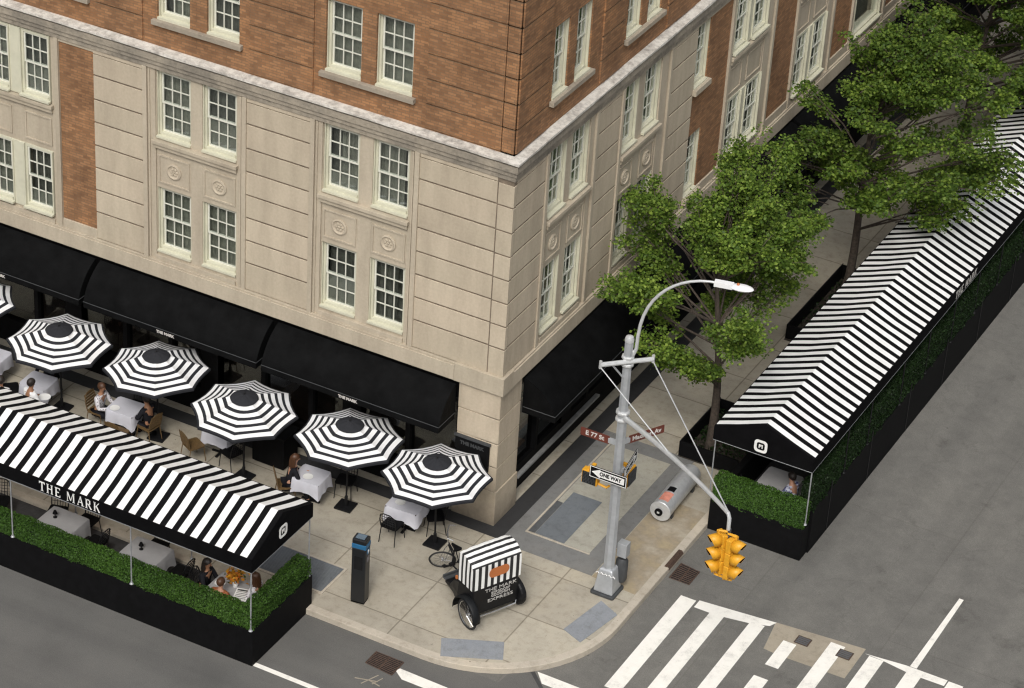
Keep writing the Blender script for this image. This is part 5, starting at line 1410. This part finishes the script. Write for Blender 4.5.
bump(nt, bb, noise(nt, 5, 3, .5, p), .4, .04)
can = b.build('canopy', [PCS, m3], pc); md = can.modifiers.new('S', 'SOLIDIFY'); md.thickness = .01
m2, nt, bb = newmat('pedicab_side_stripes'); p = opos(nt); s_ = N(nt, 'ShaderNodeSeparateXYZ'); L(nt, p, s_.inputs[0])
qn = math_(nt, 'FRACT', math_(nt, 'DIVIDE', math_(nt, 'ADD', s_.outputs[0], 10.03), .155)); w_ = math_(nt, 'LESS_THAN', qn, .55)
L(nt, mixc(nt, w_, (.014, .014, .015), (.80, .80, .78)), bb.inputs['Base Color']); bb.inputs['Roughness'].default_value = .7
for s in (1, -1):
    b = MB(); top = [(x, z_ - .05) for x, z_ in HOOD[2:]]; vs = []; fs = []
    for i, (x, z_) in enumerate(top):
        vs += [(x, s * (HW + .004), z_), (x, s * (HW + .012), (z_ + .97) / 2), (x, s * (HW + .004), .97)]
    for i in range(len(top) - 1):
        for k_ in range(2): fs.append((i * 3 + k_, i * 3 + k_ + 1, i * 3 + 4 + k_, i * 3 + 3 + k_))
    b.add(vs, fs); o = b.build('side_curtain', m2, pc); md = o.modifiers.new('S', 'SOLIDIFY'); md.thickness = .008
b = MB()
for s in (1, -1):
    b.tube([(-.46, s * .60, .9), (-.50, s * .63, 1.45)], .012, 5); b.tube([(-.10, s * .60, .85), (.02, s * .63, 1.4), (.02, s * .63, 1.66)], .012, 5)
b.build('canopy_frame', BLACKM, pc)
b = MB(); b.prism(rrect(.27, .125, .12, 6), 0, .008, 'z', 0, T(-.572, -.05, 1.30) @ RZ(-PI / 2) @ RX(PI / 2)); b.build('badge', ORANGE, pc)
TM = T(-.470, 0, .0) @ RZ(-PI / 2) @ RX(PI / 2)
for txt, zz, h, w in (('THE MARK', .87, .13, .86), ('BERGDORF', .765, .10, .50), ('GOODMAN', .685, .10, .50), ('EXPRESS', .575, .115, .68)):
    xb = -.462 - max(0, (zz - .71)) * -.0 if zz < .9 else -.462
    text_obj('lettering', txt, h, T(-.575, -.12, zz - .03) @ RZ(-PI / 2) @ RX(PI / 2), GREYL, tub, .006, width=w, bold=.0)
b = MB(); b.tube([(-.50, .62, .30), (-.60, .54, .22), (-.61, .0, .21), (-.60, -.54, .22), (-.50, -.62, .30)], .02, 6); b.build('bumper', CHROME, pc, smooth=True)
for s in (1,):
    b = MB(); b.box(-.61, -.55, s * .56 - .06, s * .56 + .06, .31, .38); o = b.build('tail_light', REDLENS, pc, bevel=.01); MB().box(-.61, -.55, s * .56 - .06, s * .50 + .06, .382, .41).build('reflector', WHITE, o)
MB().box(.0, .05, .66, .70, .97, 1.05).build('side_reflector', ORANGE, pc)
BI = T(-.20, 0, 0)
# bicycle half
b = MB()
b.tube([(.80, 0, .33), (1.12, 0, .34), (1.15, 0, .62), (1.38, 0, .80)], .022, 6); b.tube([(1.20, 0, .36), (1.12, 0, .88)], .018, 6); b.tube([(1.14, 0, .72), (1.37, 0, .86)], .018, 6); b.tube([(.75, 0, .33), (1.12, 0, .88)], .014, 6)
b.build('bike_frame', BLACKM, pc)
b = MB(); b.prism([(-.15, -.08), (-.12, -.10), (.02, -.05), (.15, -.02), (.15, .02), (.02, .05), (-.12, .10), (-.15, .08)], .88, .94, 'z', 0, T(1.10, 0, 0)); b.build('saddle', BLACK, pc, bevel=.015)
MF = T(1.62, 0, 0) @ RZ(math.radians(58)) 
lean = MF @ RX(math.radians(24))
wheel('wheel', .30, T(1.52, .05, .30) @ RZ(math.radians(56)) @ RX(math.radians(-20)), pc, 18, .02)
b = MB(); b.tube([BI @ Vector(q_) for q_ in ((1.58, 0, .80), (1.60, -.0, .95), (1.64, 0, 1.12))], .018, 6); b.tube([BI @ Vector(q_) for q_ in ((1.58, .0, .80), (1.60, -.06, .62), (1.68, .0, .30))], .015, 6); b.tube([BI @ Vector(q_) for q_ in ((1.58, 0, .80), (1.68, .02, .64), (1.77, .09, .32))], .015, 6); b.build('fork', CHROME, pc)
b = MB(); hb_ = RZ(math.radians(52)); b.tube([Vector((1.44, 0, 1.12)) + hb_.to_3x3() @ Vector(v_) for v_ in ((-.16, -.30, -.02), (-.02, -.26, 0), (0, -.12, .0), (0, .12, .0), (-.02, .26, 0), (-.16, .30, -.02))], .013, 6); b.build('handlebar', CHROME, pc, smooth=True)
b = MB(); b.tube([(1.2, -.06, .36), (1.2, .06, .36)], .05, 10); b.tube([(1.2, .08, .36), (1.33, .09, .26)], .012, 5); b.tube([(1.2, -.08, .36), (1.07, -.09, .46)], .012, 5); b.box(1.28, 1.38, .07, .16, .245, .27); b.box(1.02, 1.12, -.16, -.07, .45, .475); b.build('crank', BLACKM, pc)

# ---------------------------------------------------------------- trees
def tree(loc, clumps, seed, nleaf, label, trunk_top, leafmat, size=.10, lean=(0, 0), r0=.13):
    rs = np.random.RandomState(seed)
    e = empty('street_tree', loc, 0, label, 'tree', 'street trees along the avenue')
    tb = MB()
    top = Vector((lean[0], lean[1], trunk_top))
    tp = []
    for i in range(9):
        t = i / 8; tp.append(Vector((lean[0] * t + .06 * math.sin(t * 5 + seed), lean[1] * t + .05 * math.sin(t * 4 + seed * 2), trunk_top * t)))
    tb.tube(tp, [r0 * (1.25 if i == 0 else 1 - .075 * i) for i in range(9)], 9)
    P = []; Nn = []
    for (cx, cy, cz, rr, rh, wgt) in clumps:
        c = Vector((cx, cy, cz))
        # limb from the trunk
        hz_ = min(max(cz - .9 - .25 * math.hypot(cx, cy), trunk_top * .42), trunk_top * .98); t = hz_ / trunk_top
        st = tp[int(round(t * 8))]
        mid = st.lerp(c, .5) + Vector((rs.uniform(-.15, .15), rs.uniform(-.15, .15), .12))
        tb.tube([st, mid, c], [.034, .02, .008], 6)
        nt_ = 7
        for k_ in range(nt_):
            d = Vector(rs.normal(0, 1, 3)); d.z = abs(d.z) * .45 + .05 if k_ % 3 else -.2; d.normalize()
            s0 = st.lerp(c, rs.uniform(.35, 1.0)); tip = c + Vector((d.x * rr, d.y * rr, d.z * rh)) * rs.uniform(.55, 1.05)
            tb.tube([s0, s0.lerp(tip, .5) + Vector((0, 0, .06)), tip], [.016, .011, .005], 4)
            # leaves gathered on short spurs along the twig
            ns = max(3, int(7 * wgt))
            for q_ in range(ns):
                f = rs.uniform(.25, 1.05); pc_ = s0.lerp(tip, f)
                n = int(nleaf * wgt * rs.uniform(.5, 1.5))
                off = rs.normal(0, 1, (n, 3)); off /= np.linalg.norm(off, axis=1)[:, None]; off *= rs.uniform(.1, 1, (n, 1)) ** .6
                off *= np.array([.30, .30, .17]) * rs.uniform(.6, 1.2)
                P.append(np.array(pc_) + off); Nn.append(np.tile(np.array([0, 0, 1.0]), (n, 1)) + off * 1.2)
    tb.build('trunk', BARK, e, smooth=True)
    P = np.concatenate(P); Nn = np.concatenate(Nn)
    leaf_mesh('crown', P, Nn, size, leafmat, e, seed, .55)
    return e
def ring_clumps(seed, n, R_, z0, z1, cx=0, cy=0, rr=.62):
    rs = np.random.RandomState(seed); out = []
    for i in range(n):
        a = i * 2.39996 + rs.uniform(-.3, .3); t = (i + .5) / n
        z = z0 + (z1 - z0) * t; prof = math.sin(PI * (.16 + .80 * t)) 
        r = R_ * prof * rs.uniform(.45, 1.15)
        out.append((cx + r * math.cos(a), cy + r * math.sin(a), z + rs.uniform(-.25, .25), rr * rs.uniform(.7, 1.3), .45 * rs.uniform(.7, 1.2), 1))
    return out
t1 = ring_clumps(21, 36, 2.9, 3.5, 7.4, .0, -.2)
t1 += [(-2.6, .4, 6.0, .6, .35, 1), (-2.3, -.4, 5.1, .55, .3, 1), (.35, -1.6, 3.3, .55, .35, .9), (-.3, -1.2, 3.0, .5, .3, .8), (-.5, 1.6, 7.6, .5, .45, 1), (.1, 2.1, 7.3, .5, .4, 1), (-1.3, 2.2, 6.8, .5, .4, .9)]
t1 = [c_ for c_ in t1 if not (c_[0] > 1.2 and c_[2] < 5.4)]
tree((3.0, 5.75, 0), t1, 31, 30, 'nearest ginkgo street tree, bright green crown behind the curved street lamp', 4.9, LEAF, .078, (-.15, -.3), .12)
t2 = ring_clumps(22, 46, 2.75, 3.7, 8.2, 1.2, -.3, .7) + [(2.3, .6, 4.3, .6, .3, 1), (2.8, 1.0, 4.4, .6, .3, 1), (1.8, -1.5, 4.6, .6, .35, 1), (-.9, -1.6, 5.2, .6, .4, 1), (3.4, 1.0, 4.6, .6, .3, 1), (3.0, .2, 4.3, .5, .3, 1), (-1.0, -3.4, 4.9, .6, .4, 1), (-.3, -4.2, 4.8, .6, .4, 1), (-1.7, -2.6, 5.0, .6, .4, 1), (.4, -4.9, 4.7, .5, .35, 1)]
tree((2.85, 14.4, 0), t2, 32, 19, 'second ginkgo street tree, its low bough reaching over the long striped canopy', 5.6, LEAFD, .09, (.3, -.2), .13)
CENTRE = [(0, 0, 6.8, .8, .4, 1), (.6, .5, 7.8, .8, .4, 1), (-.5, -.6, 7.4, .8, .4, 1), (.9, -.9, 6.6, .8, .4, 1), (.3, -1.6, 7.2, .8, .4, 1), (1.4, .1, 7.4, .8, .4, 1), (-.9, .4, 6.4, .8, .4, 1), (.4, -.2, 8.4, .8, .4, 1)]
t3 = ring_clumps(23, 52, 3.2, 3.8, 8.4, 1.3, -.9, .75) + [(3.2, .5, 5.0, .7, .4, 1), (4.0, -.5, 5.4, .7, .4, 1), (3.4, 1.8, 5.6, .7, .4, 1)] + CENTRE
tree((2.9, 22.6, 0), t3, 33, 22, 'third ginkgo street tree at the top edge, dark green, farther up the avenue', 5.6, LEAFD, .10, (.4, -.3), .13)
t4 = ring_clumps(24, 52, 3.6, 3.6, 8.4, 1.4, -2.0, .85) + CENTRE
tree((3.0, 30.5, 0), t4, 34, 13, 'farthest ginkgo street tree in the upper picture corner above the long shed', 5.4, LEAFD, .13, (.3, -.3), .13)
for y0, y1 in ((5.0, 7.4), (11.4, 15.3), (20.5, 24.5), (28.6, 32)):
    poly_obj('tree_pit', rect(2.42, 4.04, y0, y1), .006, SOIL)
for i, (y0, y1) in enumerate(((5.05, 7.35), (11.5, 15.2))):
    e = empty('pit_guard', (3.2, y0, 0), 0, ['low black panel guard round the nearest tree pit', 'low black panel guard round the second tree pit'][i], 'tree guard', 'iron tree pit guards')
    b = MB(); yl = y1 - y0
    for r in ((-.78, .80, 0, .05), (-.78, .80, yl - .05, yl), (-.78, -.73, .05, yl - .05)): b.box(*r, 0, .42)
    b.build('panel', BLACK, e)
    b = MB(); b.tube([(-.755, .0, .44), (-.755, yl, .44)], .015, 5); b.build('rail', BLACKM, e)
    n = 900; rs = np.random.RandomState(40 + i); pp = np.stack([rs.uniform(-.66, .70, n), rs.uniform(.1, y1 - y0 - .1, n), rs.uniform(.05, .25, n)], 1)
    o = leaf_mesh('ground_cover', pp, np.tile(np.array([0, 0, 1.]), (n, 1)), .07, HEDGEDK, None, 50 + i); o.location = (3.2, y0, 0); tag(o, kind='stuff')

# ---------------------------------------------------------------- camera, light
Cw = Vector((25.21, -50.00, 40.54))
R_ = ((0.8766999319422489, 0.4778525202708804, 0.055264800761641475), (0.2973843048593144, -0.4480976059597121, -0.8430724231977443), (-0.37810025728078844, 0.7555564203975387, -0.5349529802143915))
cam = bpy.data.cameras.new('camera'); co = bpy.data.objects.new('camera', cam); COL.objects.link(co)
rx, ry, rz_ = Vector(R_[0]), -Vector(R_[1]), -Vector(R_[2])
co.matrix_world = Matrix(((rx.x, ry.x, rz_.x, Cw.x), (rx.y, ry.y, rz_.y, Cw.y), (rx.z, ry.z, rz_.z, Cw.z), (0, 0, 0, 1)))
cam.sensor_fit = 'HORIZONTAL'; cam.sensor_width = 36; cam.lens = 2924.25 / 1024 * 36; cam.clip_start = 1; cam.clip_end = 2000
sc.camera = co
EL, AZ = math.radians(46), math.radians(163)   # azimuth measured from +y towards +x
w = bpy.data.worlds.new('World'); sc.world = w; w.use_nodes = True
nt = w.node_tree; bg = nt.nodes['Background']
sky = nt.nodes.new('ShaderNodeTexSky'); sky.sky_type = 'NISHITA'; sky.sun_disc = False; sky.sun_elevation = EL; sky.sun_rotation = AZ
sky.air_density = 1.0; sky.dust_density = 4.0; sky.ozone_density = 1.0
hs = nt.nodes.new('ShaderNodeHueSaturation'); hs.inputs['Saturation'].default_value = .22
L(nt, sky.outputs[0], hs.inputs['Color'])
# overcast dome: brightest overhead, horizon dimmed in place of unbuilt buildings opposite
tcw = nt.nodes.new('ShaderNodeTexCoord'); sxw = nt.nodes.new('ShaderNodeSeparateXYZ'); L(nt, tcw.outputs['Generated'], sxw.inputs[0])
gz = math_(nt, 'ADD', .12, math_(nt, 'MULTIPLY', math_(nt, 'MAXIMUM', sxw.outputs[2], 0.0), 1.4))
mw = nt.nodes.new('ShaderNodeVectorMath'); mw.operation = 'SCALE'; L(nt, hs.outputs[0], mw.inputs[0]); L(nt, gz, mw.inputs['Scale'])
L(nt, mw.outputs[0], bg.inputs[0]); bg.inputs[1].default_value = .15
sd = bpy.data.lights.new('sun', 'SUN'); sd.energy = 1.15; sd.angle = math.radians(15); sd.color = (1, .95, .87)
so = bpy.data.objects.new('sun', sd); COL.objects.link(so)
dirv = Vector((math.sin(AZ) * math.cos(EL), math.cos(AZ) * math.cos(EL), math.sin(EL)))
so.rotation_euler = dirv.to_track_quat('Z', 'Y').to_euler()
vs_ = sc.view_settings
sc.display_settings.display_device = 'sRGB'; vs_.view_transform = 'Standard'; vs_.look = 'None'; vs_.gamma = 1; vs_.use_curve_mapping = False; vs_.exposure = 0.2
sc.cycles.max_bounces = 6; sc.cycles.transparent_max_bounces = 8; sc.cycles.use_denoising = True; sc.cycles.denoiser = 'OPENIMAGEDENOISE'; sc.cycles.denoising_prefilter = 'NONE'; sc.cycles.filter_width = 1.25; sc.cycles.sample_clamp_indirect = 4
